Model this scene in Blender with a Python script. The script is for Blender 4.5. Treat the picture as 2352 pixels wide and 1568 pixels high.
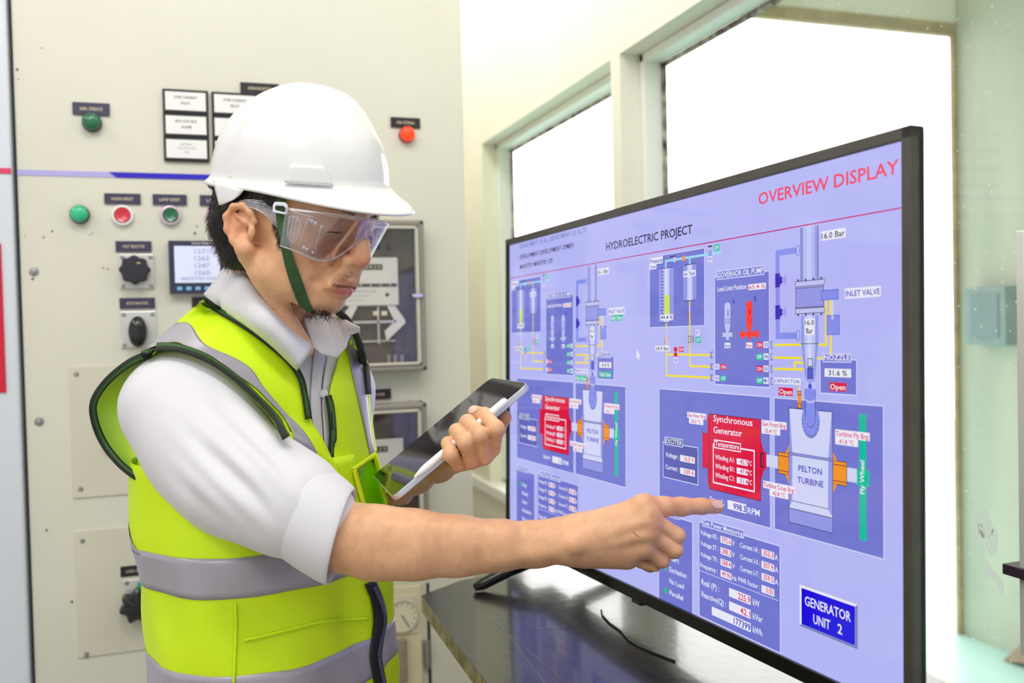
import bpy, bmesh, math, random
import numpy as np
from mathutils import Vector, Matrix, noise
from mathutils.bvhtree import BVHTree
random.seed(7); np.random.seed(7)
for o in list(bpy.data.objects): bpy.data.objects.remove(o, do_unlink=True)
SC = bpy.context.scene; COL = SC.collection

# ------------------------------------------------------------------ camera
F, CX, CY = 2100.0, 1176.0, 784.0                  # focal length and centre for a 2352 x 1568 frame
YAW, PITCH, ROLL = math.radians(18.7), math.radians(-1.34), 0.0235
EYE = Vector((0, 0, 1.35))
fw = Vector((math.sin(YAW)*math.cos(PITCH), math.cos(YAW)*math.cos(PITCH), math.sin(PITCH)))
r0 = Vector((math.cos(YAW), -math.sin(YAW), 0)); u0 = r0.cross(fw)
rt = math.cos(ROLL)*r0 - math.sin(ROLL)*u0
up = math.sin(ROLL)*r0 + math.cos(ROLL)*u0
CAMROT = Matrix((rt, up, -fw)).transposed()
cam = bpy.data.cameras.new('camera'); co = bpy.data.objects.new('camera', cam); COL.objects.link(co)
co.matrix_world = Matrix.Translation(EYE) @ CAMROT.to_4x4()
cam.sensor_width = 36.0; cam.lens = 36.0*F/2352.0; cam.clip_start = 0.02
cam.dof.use_dof = True; cam.dof.focus_distance = 1.04; cam.dof.aperture_fstop = 4.5
SC.camera = co
# ------------------------------------------------------------------ light
SC.view_settings.view_transform = 'Standard'; SC.view_settings.look = 'None'
SC.view_settings.gamma = 1.0; SC.view_settings.exposure = 0.0; SC.view_settings.use_curve_mapping = False
wd = bpy.data.worlds.new('sky'); SC.world = wd; wd.use_nodes = True
bg = wd.node_tree.nodes['Background']; bg.inputs[0].default_value = (1.0, 0.985, 0.965, 1)
def build_sky():                                   # hazy sky, brightest beyond the windows
    nt = wd.node_tree; N = nt.nodes; L = nt.links; g = N.new('ShaderNodeTexCoord'); v = N.new('ShaderNodeVectorMath'); v.operation = 'DOT_PRODUCT'
    d = Vector((.62, .77, .15)).normalized(); v.inputs[1].default_value = d; L.new(g.outputs['Generated'], v.inputs[0])
    r = N.new('ShaderNodeMapRange'); r.interpolation_type = 'SMOOTHSTEP'; r.inputs[1].default_value = -.1; r.inputs[2].default_value = .75; r.inputs[3].default_value = .74; r.inputs[4].default_value = 4.2
    L.new(v.outputs['Value'], r.inputs[0]); L.new(r.outputs[0], bg.inputs[1])
build_sky()
SC.cycles.max_bounces = 8; SC.cycles.transparent_max_bounces = 16
SC.cycles.caustics_reflective = False; SC.cycles.caustics_refractive = False
def area(name, loc, target, size, power, color=(1, 1, 1)):
    l = bpy.data.lights.new(name, 'AREA'); l.shape = 'RECTANGLE'; l.size, l.size_y = size; l.energy = power; l.color = color
    o = bpy.data.objects.new(name, l); COL.objects.link(o); o.location = loc
    d = Vector(target)-Vector(loc); o.rotation_euler = d.to_track_quat('-Z', 'Y').to_euler(); return o
area('added_fill_light', (-0.9, -0.5, 2.85), (0.0, 1.2, 1.2), (1.2, 0.4), 10)  # unseen area light added as a soft key from upper left
area('added_fill_light', (-1.6, 0.9, 2.85), (-0.3, 1.2, 1.2), (1.2, 0.35), 8)  # second unseen fill, added further left
area('added_fill_light', (0.25, 2.35, 2.9), (0.75, 2.3, 2.1), (1.2, 0.3), 14)  # unseen light added to brighten the window wall
area('added_fill_light', (0.1, 0.2, 2.9), (0.7, 1.2, 1.6), (1.2, 0.3), 13)  # unseen light added to lift the window frames and mullion

# ------------------------------------------------------------------ helpers
def ray(px, py): return float((px-CX)/F)*rt - float((py-CY)/F)*up + fw
def P(px, py, d): return EYE + ray(px, py)*float(d)                       # point seen at (px,py), d metres deep
def onY(px, py, Y): v = ray(px, py); return EYE + v*(Y/v.y)
def onX(px, py, X): v = ray(px, py); return EYE + v*(X/v.x)
def onZ(px, py, Z): v = ray(px, py); return EYE + v*((Z-EYE.z)/v.z)
def cam2w(a): return EYE + rt*a[0] + up*a[1] + fw*a[2]             # camera axes (right, up, depth) -> world
def pc(px, py, d): return np.array([(px-CX)/F*d, -(py-CY)/F*d, d]) # pixel+depth -> camera axes
def lin(c):
    return tuple(((v/255)/12.92 if v/255 <= .04045 else ((v/255+.055)/1.055)**2.4) for v in c[:3]) + (1,)
MATS = {}
def mat(name, c, rough=.5, metal=0, spec=.5, coat=0, noise_amt=0, noise_scale=8, bump=0, bscale=60, sss=0, emit=0, trans=0, stretch=None, c2=None, sheen=0):
    if name in MATS: return MATS[name]
    m = bpy.data.materials.new(name); m.use_nodes = True; nt = m.node_tree; N = nt.nodes; L = nt.links
    b = N['Principled BSDF']; col = lin(c)
    b.inputs['Base Color'].default_value = col; b.inputs['Roughness'].default_value = rough
    b.inputs['Metallic'].default_value = metal; b.inputs['Specular IOR Level'].default_value = spec
    b.inputs['Coat Weight'].default_value = coat; b.inputs['Coat Roughness'].default_value = .06
    if sss: b.inputs['Subsurface Weight'].default_value = sss; b.inputs['Subsurface Radius'].default_value = (.6, .25, .12); b.inputs['Subsurface Scale'].default_value = .012
    if trans: b.inputs['Transmission Weight'].default_value = trans
    if sheen: b.inputs['Sheen Weight'].default_value = sheen
    if emit: b.inputs['Emission Color'].default_value = col; b.inputs['Emission Strength'].default_value = emit
    if noise_amt or bump:
        tc = N.new('ShaderNodeTexCoord'); mp = N.new('ShaderNodeMapping'); L.new(tc.outputs['Object'], mp.inputs['Vector'])
        if stretch: mp.inputs['Scale'].default_value = stretch
    if noise_amt:
        n = N.new('ShaderNodeTexNoise'); n.inputs['Scale'].default_value = noise_scale; n.inputs['Detail'].default_value = 6
        L.new(mp.outputs[0], n.inputs['Vector'])
        r = N.new('ShaderNodeValToRGB'); r.color_ramp.elements[0].position = .35; r.color_ramp.elements[1].position = .68
        k = 1-noise_amt; d = lin(c2) if c2 else (col[0]*k, col[1]*k, col[2]*k, 1)
        r.color_ramp.elements[0].color = d; r.color_ramp.elements[1].color = col
        L.new(n.outputs[0], r.inputs[0]); L.new(r.outputs[0], b.inputs['Base Color'])
    if bump:
        n2 = N.new('ShaderNodeTexNoise'); n2.inputs['Scale'].default_value = bscale; n2.inputs['Detail'].default_value = 4
        L.new(mp.outputs[0], n2.inputs['Vector'])
        bp = N.new('ShaderNodeBump'); bp.inputs['Strength'].default_value = bump; bp.inputs['Distance'].default_value = .004
        L.new(n2.outputs[0], bp.inputs['Height']); L.new(bp.outputs[0], b.inputs['Normal'])
    MATS[name] = m; return m
def clear(name, tint=(255, 255, 255), gloss=.08, rough=.03, dirt=0, dscale=40, body=0, facing=True):
    """thin clear sheet: transparent + fresnel-like gloss, with optional dirt"""
    if name in MATS: return MATS[name]
    m = bpy.data.materials.new(name); m.use_nodes = True; nt = m.node_tree; N = nt.nodes; L = nt.links; N.clear()
    out = N.new('ShaderNodeOutputMaterial'); tr = N.new('ShaderNodeBsdfTransparent'); tr.inputs[0].default_value = lin(tint)
    gl = N.new('ShaderNodeBsdfGlossy'); gl.inputs['Roughness'].default_value = rough
    mx = N.new('ShaderNodeMixShader')
    if facing:
        lw = N.new('ShaderNodeLayerWeight'); lw.inputs[0].default_value = .25
        ml = N.new('ShaderNodeMath'); ml.operation = 'MULTIPLY_ADD'; ml.inputs[1].default_value = .3; ml.inputs[2].default_value = gloss; ml.use_clamp = True
        L.new(lw.outputs['Facing'], ml.inputs[0])
        pw = N.new('ShaderNodeMath'); pw.operation = 'POWER'; pw.inputs[1].default_value = 2.0
        L.new(lw.outputs['Facing'], pw.inputs[0]); L.new(pw.outputs[0], ml.inputs[0]); L.new(ml.outputs[0], mx.inputs[0])
    else: mx.inputs[0].default_value = gloss
    L.new(tr.outputs[0], mx.inputs[1]); L.new(gl.outputs[0], mx.inputs[2]); last = mx
    if body:
        df = N.new('ShaderNodeBsdfDiffuse'); df.inputs[0].default_value = lin((240, 240, 245)); m3 = N.new('ShaderNodeMixShader'); m3.inputs[0].default_value = body
        L.new(last.outputs[0], m3.inputs[1]); L.new(df.outputs[0], m3.inputs[2]); last = m3
    if dirt:
        tc = N.new('ShaderNodeTexCoord'); n = N.new('ShaderNodeTexVoronoi'); n.inputs['Scale'].default_value = dscale; L.new(tc.outputs['Object'], n.inputs['Vector'])
        r = N.new('ShaderNodeMapRange'); r.inputs[1].default_value = .05; r.inputs[2].default_value = .13; r.inputs[3].default_value = .75; r.inputs[4].default_value = 0
        L.new(n.outputs['Distance'], r.inputs[0])
        n2 = N.new('ShaderNodeTexNoise'); n2.inputs['Scale'].default_value = 5; n2.inputs['Detail'].default_value = 5; L.new(tc.outputs['Object'], n2.inputs['Vector'])
        r2 = N.new('ShaderNodeMapRange'); r2.inputs[1].default_value = .45; r2.inputs[2].default_value = .8; r2.inputs[3].default_value = dirt*.5; r2.inputs[4].default_value = dirt*2.2
        L.new(n2.outputs[0], r2.inputs[0])
        mu = N.new('ShaderNodeMath'); mu.operation = 'MULTIPLY'; L.new(r.outputs[0], mu.inputs[0]); L.new(n2.outputs[0], mu.inputs[1])
        ad = N.new('ShaderNodeMath'); ad.use_clamp = True; L.new(mu.outputs[0], ad.inputs[0]); L.new(r2.outputs[0], ad.inputs[1])
        df = N.new('ShaderNodeBsdfTranslucent'); df.inputs[0].default_value = lin((250, 252, 250)); m2 = N.new('ShaderNodeMixShader')
        L.new(ad.outputs[0], m2.inputs[0]); L.new(last.outputs[0], m2.inputs[1]); L.new(df.outputs[0], m2.inputs[2]); last = m2
    L.new(last.outputs[0], out.inputs[0]); MATS[name] = m; return m

class MB:
    """collects shapes of one mesh; every face carries a material slot"""
    def __init__(s): s.v = []; s.f = []; s.mi = []; s.mats = []
    def slot(s, m):
        if m not in s.mats: s.mats.append(m)
        return s.mats.index(m)
    def add(s, vs, fs, m):
        b = len(s.v); k = s.slot(m); s.v += [tuple(v) for v in vs]
        for f in fs: s.f.append(tuple(i+b for i in f)); s.mi.append(k)
    def box(s, lo, hi, m, M=None):
        x0, y0, z0 = lo; x1, y1, z1 = hi
        vs = [Vector(p) for p in ((x0,y0,z0),(x1,y0,z0),(x1,y1,z0),(x0,y1,z0),(x0,y0,z1),(x1,y0,z1),(x1,y1,z1),(x0,y1,z1))]
        if M is not None: vs = [M @ v for v in vs]
        s.add(vs, [(3,2,1,0),(4,5,6,7),(0,1,5,4),(1,2,6,5),(2,3,7,6),(3,0,4,7)], m)
    def loft(s, rings, m, close=True, cap0=True, cap1=True):
        n = len(rings[0]); vs = [p for r in rings for p in r]; fs = []
        for i in range(len(rings)-1):
            for j in range(n if close else n-1):
                a = i*n+j; b = i*n+(j+1) % n; fs.append((a, b, b+n, a+n))
        if cap0: fs.append(tuple(range(n-1, -1, -1)))
        if cap1: fs.append(tuple((len(rings)-1)*n+j for j in range(n)))
        s.add(vs, fs, m)
    def disc(s, c, ax, prof, m, n=28, cap0=True, cap1=True, lobes=0, lamp=0, ref=None):
        """lathe about axis ax through c; prof = [(offset along axis, radius)]"""
        ax = Vector(ax).normalized(); e = Vector(ref) if ref else (Vector((0, 0, 1)) if abs(ax.z) < .9 else Vector((1, 0, 0)))
        e = (e-ax*e.dot(ax)).normalized(); g = ax.cross(e); rings = []
        for t, r in prof:
            rings.append([Vector(c)+ax*t+(e*math.cos(2*math.pi*j/n)+g*math.sin(2*math.pi*j/n))*r*(1+lamp*math.cos(lobes*2*math.pi*j/n)) for j in range(n)])
        s.loft(rings, m, True, cap0, cap1)
    def tube(s, pts, r, m, n=8, caps=True):
        pts = [Vector(p) for p in pts]; rs = r if isinstance(r, (list, tuple)) else [r]*len(pts); rings = []; prev = None
        for i, p in enumerate(pts):
            t = (pts[min(i+1, len(pts)-1)]-pts[max(i-1, 0)]).normalized()
            if prev is None: e = Vector((0, 0, 1)) if abs(t.z) < .9 else Vector((1, 0, 0))
            else: e = prev
            e = (e-t*e.dot(t)).normalized(); prev = e; g = t.cross(e)
            rings.append([p+(e*math.cos(2*math.pi*j/n)+g*math.sin(2*math.pi*j/n))*rs[i] for j in range(n)])
        s.loft(rings, m, True, caps, caps)
    def prism(s, pts, ext, m):
        """closed polygon of 3D points extruded along ext"""
        n = len(pts); a = [Vector(p) for p in pts]; b = [p+Vector(ext) for p in a]
        s.add(a+b, [tuple(range(n-1, -1, -1)), tuple(range(n, 2*n))]+[(i, (i+1) % n, n+(i+1) % n, n+i) for i in range(n)], m)
    def poly(s, pts, m): s.add(pts, [tuple(range(len(pts)))], m)
    def grid(s, rows, m, mfun=None):
        """open grid of points rows[i][j]"""
        nr, nc = len(rows), len(rows[0]); b = len(s.v); s.v += [tuple(p) for r in rows for p in r]
        for i in range(nr-1):
            for j in range(nc-1):
                a = b+i*nc+j; s.f.append((a, a+1, a+1+nc, a+nc)); s.mi.append(s.slot(mfun(i, j) if mfun else m))
    def build(s, name, parent=None, smooth=None, bevel=0, seg=2, origin=None, solid=0, sub=0, recalc=True):
        me = bpy.data.meshes.new(name)
        off = Vector(origin) if origin is not None else (parent_loc(parent) if parent else Vector((0, 0, 0)))
        me.from_pydata([Vector(v)-off for v in s.v], [], s.f); me.update()
        for m in s.mats: me.materials.append(m)
        me.polygons.foreach_set('material_index', s.mi)
        if recalc:
            bm = bmesh.new(); bm.from_mesh(me); bmesh.ops.recalc_face_normals(bm, faces=bm.faces); bm.to_mesh(me); bm.free()
        if smooth is not None:
            me.shade_smooth()
            if smooth < 180: me.set_sharp_from_angle(angle=math.radians(smooth))
        o = bpy.data.objects.new(name, me); COL.objects.link(o)
        if parent: o.parent = parent; o.location = off-parent_loc(parent)
        else: o.location = off
        if solid:
            d = o.modifiers.new('thickness', 'SOLIDIFY'); d.thickness = abs(solid); d.offset = 1 if solid > 0 else -1
        if bevel:
            d = o.modifiers.new('bevel', 'BEVEL'); d.width = bevel; d.segments = seg; d.limit_method = 'ANGLE'; d.angle_limit = math.radians(40)
        if sub:
            d = o.modifiers.new('subd', 'SUBSURF'); d.levels = sub; d.render_levels = sub
        return o
def parent_loc(o):
    v = Vector((0, 0, 0))
    while o: v += o.location; o = o.parent
    return v
def tag(o, label=None, cat=None, group=None, kind=None):
    if label: o['label'] = label
    if cat: o['category'] = cat
    if group: o['group'] = group
    if kind: o['kind'] = kind
    return o
def thing(name, loc, label, cat, group=None):
    o = bpy.data.objects.new(name, None); COL.objects.link(o); o.location = loc; o.empty_display_size = .05
    return tag(o, label, cat, group)
TXT = {}
def text_geo(t):
    if t in TXT: return TXT[t]
    cu = bpy.data.curves.new('t', 'FONT'); cu.body = t; cu.resolution_u = 2; cu.fill_mode = 'FRONT'; cu.offset = .014
    o = bpy.data.objects.new('t', cu); COL.objects.link(o)
    dg = bpy.context.evaluated_depsgraph_get(); ev = o.evaluated_get(dg); me = ev.to_mesh()
    vs = [(v.co.x, v.co.y) for v in me.vertices]; fs = [tuple(p.vertices) for p in me.polygons]
    ev.to_mesh_clear(); bpy.data.objects.remove(o, do_unlink=True); bpy.data.curves.remove(cu)
    x0 = min(v[0] for v in vs); x1 = max(v[0] for v in vs)
    TXT[t] = ([(v[0]-x0, v[1]) for v in vs], fs, x1-x0); return TXT[t]
CAPH = .70
def put_text(mb, t, origin, ex, ey, h, m, width=None, align='L', squash=1.0):
    """baseline-left origin, cap height h; width forces the run length"""
    vs, fs, w = text_geo(t); sy = h/CAPH; sx = sy*squash
    if width: sx = width/w
    dx = 0 if align == 'L' else (-w*sx/2 if align == 'C' else -w*sx)
    o = Vector(origin); ex = Vector(ex); ey = Vector(ey)
    mb.add([o+ex*(dx+v[0]*sx)+ey*(v[1]*sy) for v in vs], fs, m)
# ------------------------------------------------------------------ materials
cream = mat('cabinet_paint', (231, 229, 216), .38, noise_amt=.06, noise_scale=3, bump=.03, bscale=250)
cream2 = mat('access_plate_paint', (225, 222, 205), .4, noise_amt=.07, noise_scale=4)
grey_white = mat('neighbour_paint', (226, 232, 246), .35, noise_amt=.04, noise_scale=3)
seam = mat('seam_dark', (60, 55, 50), .8)
plaster = mat('wall_paint', (246, 242, 226), .7, noise_amt=.05, noise_scale=4, bump=.05, bscale=30)
jambm = mat('jamb_paint', (252, 248, 226), .55, noise_amt=.06, noise_scale=5)
soffm = mat('frame_paint', (246, 251, 242), .5, noise_amt=.1, noise_scale=6, c2=(251, 248, 240))
chipped = mat('chipped_putty', (205, 200, 185), .8, noise_amt=.8, noise_scale=45, c2=(70, 52, 45))
floorm = mat('floor_concrete', (190, 186, 176), .6, noise_amt=.12, noise_scale=3)
tealm = mat('verandah_floor_paint', (196, 240, 232), .4, noise_amt=.1, noise_scale=2)
greenwall = mat('outer_wall_paint', (202, 205, 188), .6, noise_amt=.14, noise_scale=5, stretch=(1, 1, .12), c2=(184, 193, 176))
beamgreen = mat('beam_green', (196, 205, 170), .6)
lintelm = mat('lintel_brown', (190, 165, 120), .7, noise_amt=.3, noise_scale=12)
black = mat('gloss_black', (18, 18, 22), .18, coat=.4)
matteblack = mat('matte_black', (26, 25, 30), .45)
knobm = mat('knob_black', (42, 40, 52), .4)
platem = mat('name_plate_navy', (64, 60, 88), .35)
platek = mat('name_plate_black', (34, 30, 38), .35)
platetxt = mat('plate_lettering', (222, 205, 180), .5)
alum = mat('brushed_plate', (222, 222, 224), .35, metal=.35)
chrome = mat('chrome', (225, 225, 230), .15, metal=1)
steel = mat('screw_steel', (165, 165, 168), .35, metal=.8)
white = mat('white_card', (246, 246, 248), .5)
inkm = mat('ink', (70, 70, 80), .7)
inkf = mat('ink_faded', (165, 165, 170), .7)
grn_dark = mat('lens_green', (22, 112, 78), .2, coat=.5)
grn_lit = mat('lens_green_lit', (40, 185, 135), .2, coat=.5, emit=.12)
red_btn = mat('lens_red', (222, 48, 72), .2, coat=.5)
blu_btn = mat('lens_blue', (62, 140, 222), .25, coat=.4)
red_lit = mat('lens_red_lit', (255, 62, 22), .2, emit=.9)
collar_g = mat('collar_green', (20, 62, 52), .35)
pinkring = mat('ring_metal', (226, 205, 226), .25, metal=.5)
tapeb = mat('tape_blue', (48, 32, 205), .25)
tapel = mat('tape_blue_glare', (186, 180, 240), .25)  # pale lavender of the glare painted on the blue tape
taper = mat('tape_red', (225, 70, 110), .3)
signr = mat('sign_red', (214, 24, 58), .3)
lcd = mat('meter_lcd', (214, 220, 246), .25, emit=.25)
lcdink = mat('meter_digits', (176, 180, 222), .5)
bluekey = mat('meter_key', (120, 180, 228), .4, emit=.1)
mglass = clear('meter_glass', gloss=.06, rough=.05)
mback = mat('meter_back', (88, 76, 70), .5, noise_amt=.45, noise_scale=9, stretch=(1, 1, .25), c2=(40, 36, 40))
mframe = mat('meter_frame', (150, 144, 134), .3, coat=.3)
mlight = mat('meter_frame_edge', (208, 202, 190), .3)
mcard = mat('meter_card', (240, 238, 232), .45)
mark_blue = mat('marker_blue', (50, 62, 120), .6)
dialm = mat('dial_face', (240, 234, 205), .5)
beige = mat('recorder_case', (236, 226, 190), .5)

# ------------------------------------------------------------------ the setting
YC, XW, ZT = 1.81, 0.837, 0.93                    # cabinet front, window wall face, table top
H3 = 3.0
def struct(name, mb, **k): return tag(mb.build(name, **k), kind='structure')
m = MB(); m.box((-5, -5, -.1), (XW+.1, 3.2, 0), floorm); struct('floor', m)
m = MB(); m.box((-5, -1.2, H3), (XW+.1, 3.2, H3+.1), plaster); struct('ceiling', m)
m = MB(); m.box((-5, 3.1, 0), (XW+.1, 3.2, H3), plaster); struct('wall_back', m)
yj = onX(1107, 346, XW).y                          # far jamb of the far window
ym1 = onX(1402, 143, XW).y; ym0 = onX(1423, 116, XW).y
zt = (onX(1421, 116, XW).z+onX(1136, 318, XW).z)/2; zs = 0.84; RV = .1
yn = -.6
m = MB()
m.box((XW, -5, 0), (XW+RV, 3.1, zs), plaster); m.box((XW, -5, zt), (XW+RV, 3.1, H3), plaster)
m.box((XW, yj, zs), (XW+RV, 3.1, zt), jambm); m.box((XW, ym0, zs), (XW+RV, ym1, zt), plaster); m.box((XW, -5, zs), (XW+RV, yn, zt), plaster)
struct('wall_right', m)
fr = .045
def window(n, ya, yb, dirt):
    """frame set back in the opening, glass in it, chipped putty round the glass"""
    m = MB(); x0, x1 = XW+fr, XW+RV-.012; w = .018
    for lo, hi in (((x0, ya, zt-w), (x1, yb, zt)), ((x0, ya, zs), (x1, yb, zs+w)), ((x0, ya, zs), (x1, ya+w, zt)), ((x0, yb-w, zs), (x1, yb, zt))): m.box(lo, hi, soffm)
    fo = struct('window_%d' % n, m, bevel=.003)
    m = MB(); w2 = .008
    for lo, hi in (((x1-.002, ya+w, zt-w-w2), (x1+.006, yb-w, zt-w)), ((x1-.002, yb-w-w2, zs+w), (x1+.006, yb-w, zt-w))): m.box(lo, hi, chipped)
    m.build('putty', fo)
    g = MB(); g.box((x1+.006, ya+w*.6, zs+w*.6), (x1+.010, yb-w*.6, zt-w*.6), clear('window_glass_%d' % n, gloss=.02, rough=.01, dirt=dirt, dscale=55))
    g.build('glass_pane', fo)
    return fo
window(1, ym1, yj, .004)
w2 = window(2, yn, ym0, .02)
# white smears on the near pane and the latch with its stay bar at its open edge
smear = mat('smear', (235, 240, 236), .9)
def see_smear():
    nt = smear.node_tree; N = nt.nodes; L = nt.links; t = N.new('ShaderNodeBsdfTranslucent'); t.inputs[0].default_value = (.95, .97, .95, 1); mx = N.new('ShaderNodeMixShader'); mx.inputs[0].default_value = .6
    L.new(N['Principled BSDF'].outputs[0], mx.inputs[1]); L.new(t.outputs[0], mx.inputs[2]); L.new(mx.outputs[0], N['Material Output'].inputs[0])
see_smear()
m = MB(); xg = XW+RV-.0075
for px, py, a, b, t in ((2262, 1205, 17, 34, .15), (2280, 1245, 14, 30, -.1), (2252, 1228, 10, 30, .2), (2268, 1305, 10, 26, .35), (2295, 1340, 9, 30, .3)):
    pts = []
    for k in range(18):
        w = 2*math.pi*k/18; q = 1+.12*math.sin(3*w+px); dx, dy = a*math.cos(w)*q, b*math.sin(w)*q
        pts.append(onX(px+dx*math.cos(t)+dy*math.sin(t), py+dy*math.cos(t)-dx*math.sin(t), xg))
    m.poly(pts, smear)
m.build('smear', w2, recalc=False)
m = MB(); p = onX(2350, 530, XW-.02); q = onX(2351, 1500, XW-.02)
m.box((XW-.026, p.y-.006, q.z), (XW-.014, p.y+.004, p.z), soffm); m.box((XW-.03, p.y-.01, onX(2350, 1310, XW).z), (XW-.006, p.y+.022, onX(2350, 1286, XW).z), mat('latch', (72, 58, 72), .4))
m.build('stay_bar', w2, bevel=.001)
m = MB(); m.box((XW-.012, yn, zs-.03), (XW+fr, 3.0, zs+.004), mat('sill_paint', (252, 251, 244), .5)); struct('trim_1', m, bevel=.004)
# ---- verandah beyond the glass
YE = 2.98; XO = onY(2205, 700, YE).x; ZL = onY(2195, 82, YE).z
m = MB(); m.box((XW+RV, -5, -.1), (9, 9, 0), tealm); tag(m.build('floor_verandah'), kind='structure')
m = MB(); m.box((XO, -2, 0), (XO+.15, YE, ZL+.9), greenwall); tag(m.build('wall_verandah'), kind='structure')
m = MB(); m.box((XW+RV, YE, ZL), (XO+.15, YE+.03, ZL+.05), lintelm); m.box((XW+RV, YE+.005, ZL+.05), (XO+.15, YE+.16, ZL+.9), plaster); m.box((XO-.02, YE, 0), (XO+.15, YE+.02, ZL), lintelm)
tag(m.build('trim_2'), kind='structure')
m = MB(); m.box((XW+RV, 1.3, ZL+.62), (XO+.15, YE+.16, ZL+.72), plaster); m.box((XW+RV, 1.55, ZL+.42), (XO, 1.75, ZL+.62), beamgreen); tag(m.build('ceiling_verandah'), kind='structure')
p0 = onX(2252, 790, XO); p1 = onX(2346, 655, XO)
m = MB(); m.box((XO-.08, min(p0.y, p1.y), p0.z), (XO, max(p0.y, p1.y), p1.z), mat('outer_box', (150, 172, 172), .5, noise_amt=.2, noise_scale=14)); m.box((XO-.085, min(p0.y, p1.y)+.03, p0.z+.03), (XO-.078, max(p0.y, p1.y)-.03, p1.z-.03), mat('outer_box_door', (128, 152, 156), .5))
tag(m.build('wall_box', bevel=.006, origin=(XO-.04, (p0.y+p1.y)/2, p0.z)), 'blue grey box on the outer wall seen through the dusty right pane', 'box')

bq = [onX(px, py, XO-.09) for px, py in ((2302, 1449), (2358, 1396), (2358, 1455))]; zf = min(q.z for q in bq)
m = MB(); m.prism([Vector((q.x, q.y, q.z-zf)) for q in bq], (.07, 0, 0), mat('raw_wood', (190, 160, 138), .7, noise_amt=.2, noise_scale=20))
tag(m.build('wood_block', origin=(XO-.05, bq[1].y, 0)), 'brown wooden wedge lying at the foot of the outer wall', 'wood')
# ------------------------------------------------------------------ control cabinet
def cab(px, py, out=0.0): v = onY(px, py, YC-out); return v
xl = (onY(26, 100, YC).x+onY(75, 1540, YC).x)/2; xr = (onY(1058, 60, YC).x+onY(1088, 1150, YC).x)/2
CBH = 2.35; NRM = Vector((0, -1, 0)); EX = Vector((1, 0, 0)); EZ = Vector((0, 0, 1))
C_ = thing('control_cabinet', ((xl+xr)/2, YC+.3, 0), 'cream steel control cabinet of switches, lamps and meters behind the man', 'cabinet')
m = MB(); m.box((xl+.002, YC, .08), (xr, YC+.62, CBH), cream); m.box((xl+.02, YC+.03, 0), (xr-.02, YC+.6, .08), seam)
m.build('body', C_, bevel=.004)
N_ = thing('neighbouring_cabinet', (xl-.4, YC+.3, 0), 'bluish white cabinet at the left edge with red sign and red tape', 'cabinet')
m = MB(); m.box((xl-.8, YC-.012, .08), (xl-.004, YC+.6, CBH), grey_white); m.box((xl-.78, YC+.02, 0), (xl-.02, YC+.58, .08), seam); m.build('body', N_, bevel=.004)
m = MB(); a = cab(10, 640); b = cab(12, 900); m.box((xl-.5, YC-.0145, b.z), (a.x-.001, YC-.012, cab(8, 560).z), signr); m.build('sign', N_)
z0, z1 = cab(30, 402).z, cab(30, 389).z; m = MB(); m.box((xl-.6, YC-.0135, z0), (xl-.004, YC-.012, z1), taper); m.build('tape', N_)
m = MB(); m.box((xl+.003, YC-.0012, z0), (cab(270, 395).x, YC, z1), tapel); m.build('glare_tape', C_)  # glare on the blue tape, painted as a paler length
xa = cab(249, 390).x; xb = cab(268, 398).x; xe = cab(660, 400).x
m = MB(); m.prism([(xa, YC-.0012, z1), (xb, YC-.0012, z0), (xe, YC-.0012, z0), (xe, YC-.0012, z1)], (0, -.0008, 0), tapeb); m.build('blue_tape', C_)
def plate_box(x0, y0, x1, y1):
    a, b, c, d = cab(x0, y0), cab(x1, y0), cab(x1, y1), cab(x0, y1)
    return (a.x+d.x)/2, (b.x+c.x)/2, (c.z+d.z)/2, (a.z+b.z)/2          # xlo xhi zlo zhi
def name_plate(x0, y0, x1, y1, t, m_=None, tw=.62):
    a, b, c, d = plate_box(x0, y0, x1, y1); m = MB(); m.box((a, YC-.004, c), (b, YC, d), m_ or platem)
    h = (d-c)*.27; put_text(m, t, ((a+b)/2, YC-.0043, c+(d-c)*.36), EX, EZ, h, platetxt, width=(b-a)*tw, align='C')
    return m.build('name_plate', C_)
for x0, y0, x1, y1, t, k in ((167, 237, 252, 265, 'ANN. OPERATE', 0), (552, 192, 640, 217, 'ANNUNCIATOR', 1), (897, 271, 964, 294, 'ANN. EXTERNAL', 1), (240, 445, 323, 469, 'HORN RESET', 0),
        (351, 447, 429, 471, 'LAMP RESET', 0), (459, 449, 540, 473, 'LAMP TEST', 0), (266, 554, 348, 578, 'VOLT SELECTOR', 0), (275, 684, 356, 708, 'AUTO MAN SYNC', 0),
        (513, 567, 592, 591, 'TO SYNC', 1), (441, 682, 520, 706, 'AMP SELECTOR', 1), (820, 894, 897, 917, 'EXPORT-kWh', 1)):
    name_plate(x0, y0, x1, y1, t, platek if k else platem)
def lamp(px, py, r, lens, ring, kind, name='pilot_lamp', label=None):
    """round pilot lamp or push button standing out of the cabinet front"""
    c = cab(px, py); R_ = r*(c-EYE).dot(fw)/F
    m = MB()
    if kind == 'dome': m.disc(c, NRM, [(0, R_*1.02), (.012, R_*1.0), (.016, R_*.92)], ring); o = m.build(name, C_, smooth=30); m = MB(); m.disc(c, NRM, [(.012, R_*.9), (.019, R_*.88), (.023, R_*.72), (.0245, R_*.35), (.0248, .0001)], lens, cap1=False); m.build('lens', o, smooth=60)
    else:
        m.disc(c, NRM, [(0, R_*1.0), (.006, R_*1.0), (.010, R_*.94), (.0105, R_*.76), (.006, R_*.74)], ring, cap1=False); o = m.build(name, C_, smooth=30)
        m = MB(); m.disc(c, NRM, [(.003, R_*.73), (.011, R_*.72), (.0125, R_*.66), (.0105, R_*.4), (.0098, .0001)], lens, cap1=False); m.build('button', o, smooth=60)
    if label: o['label'] = label
    return o
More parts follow.
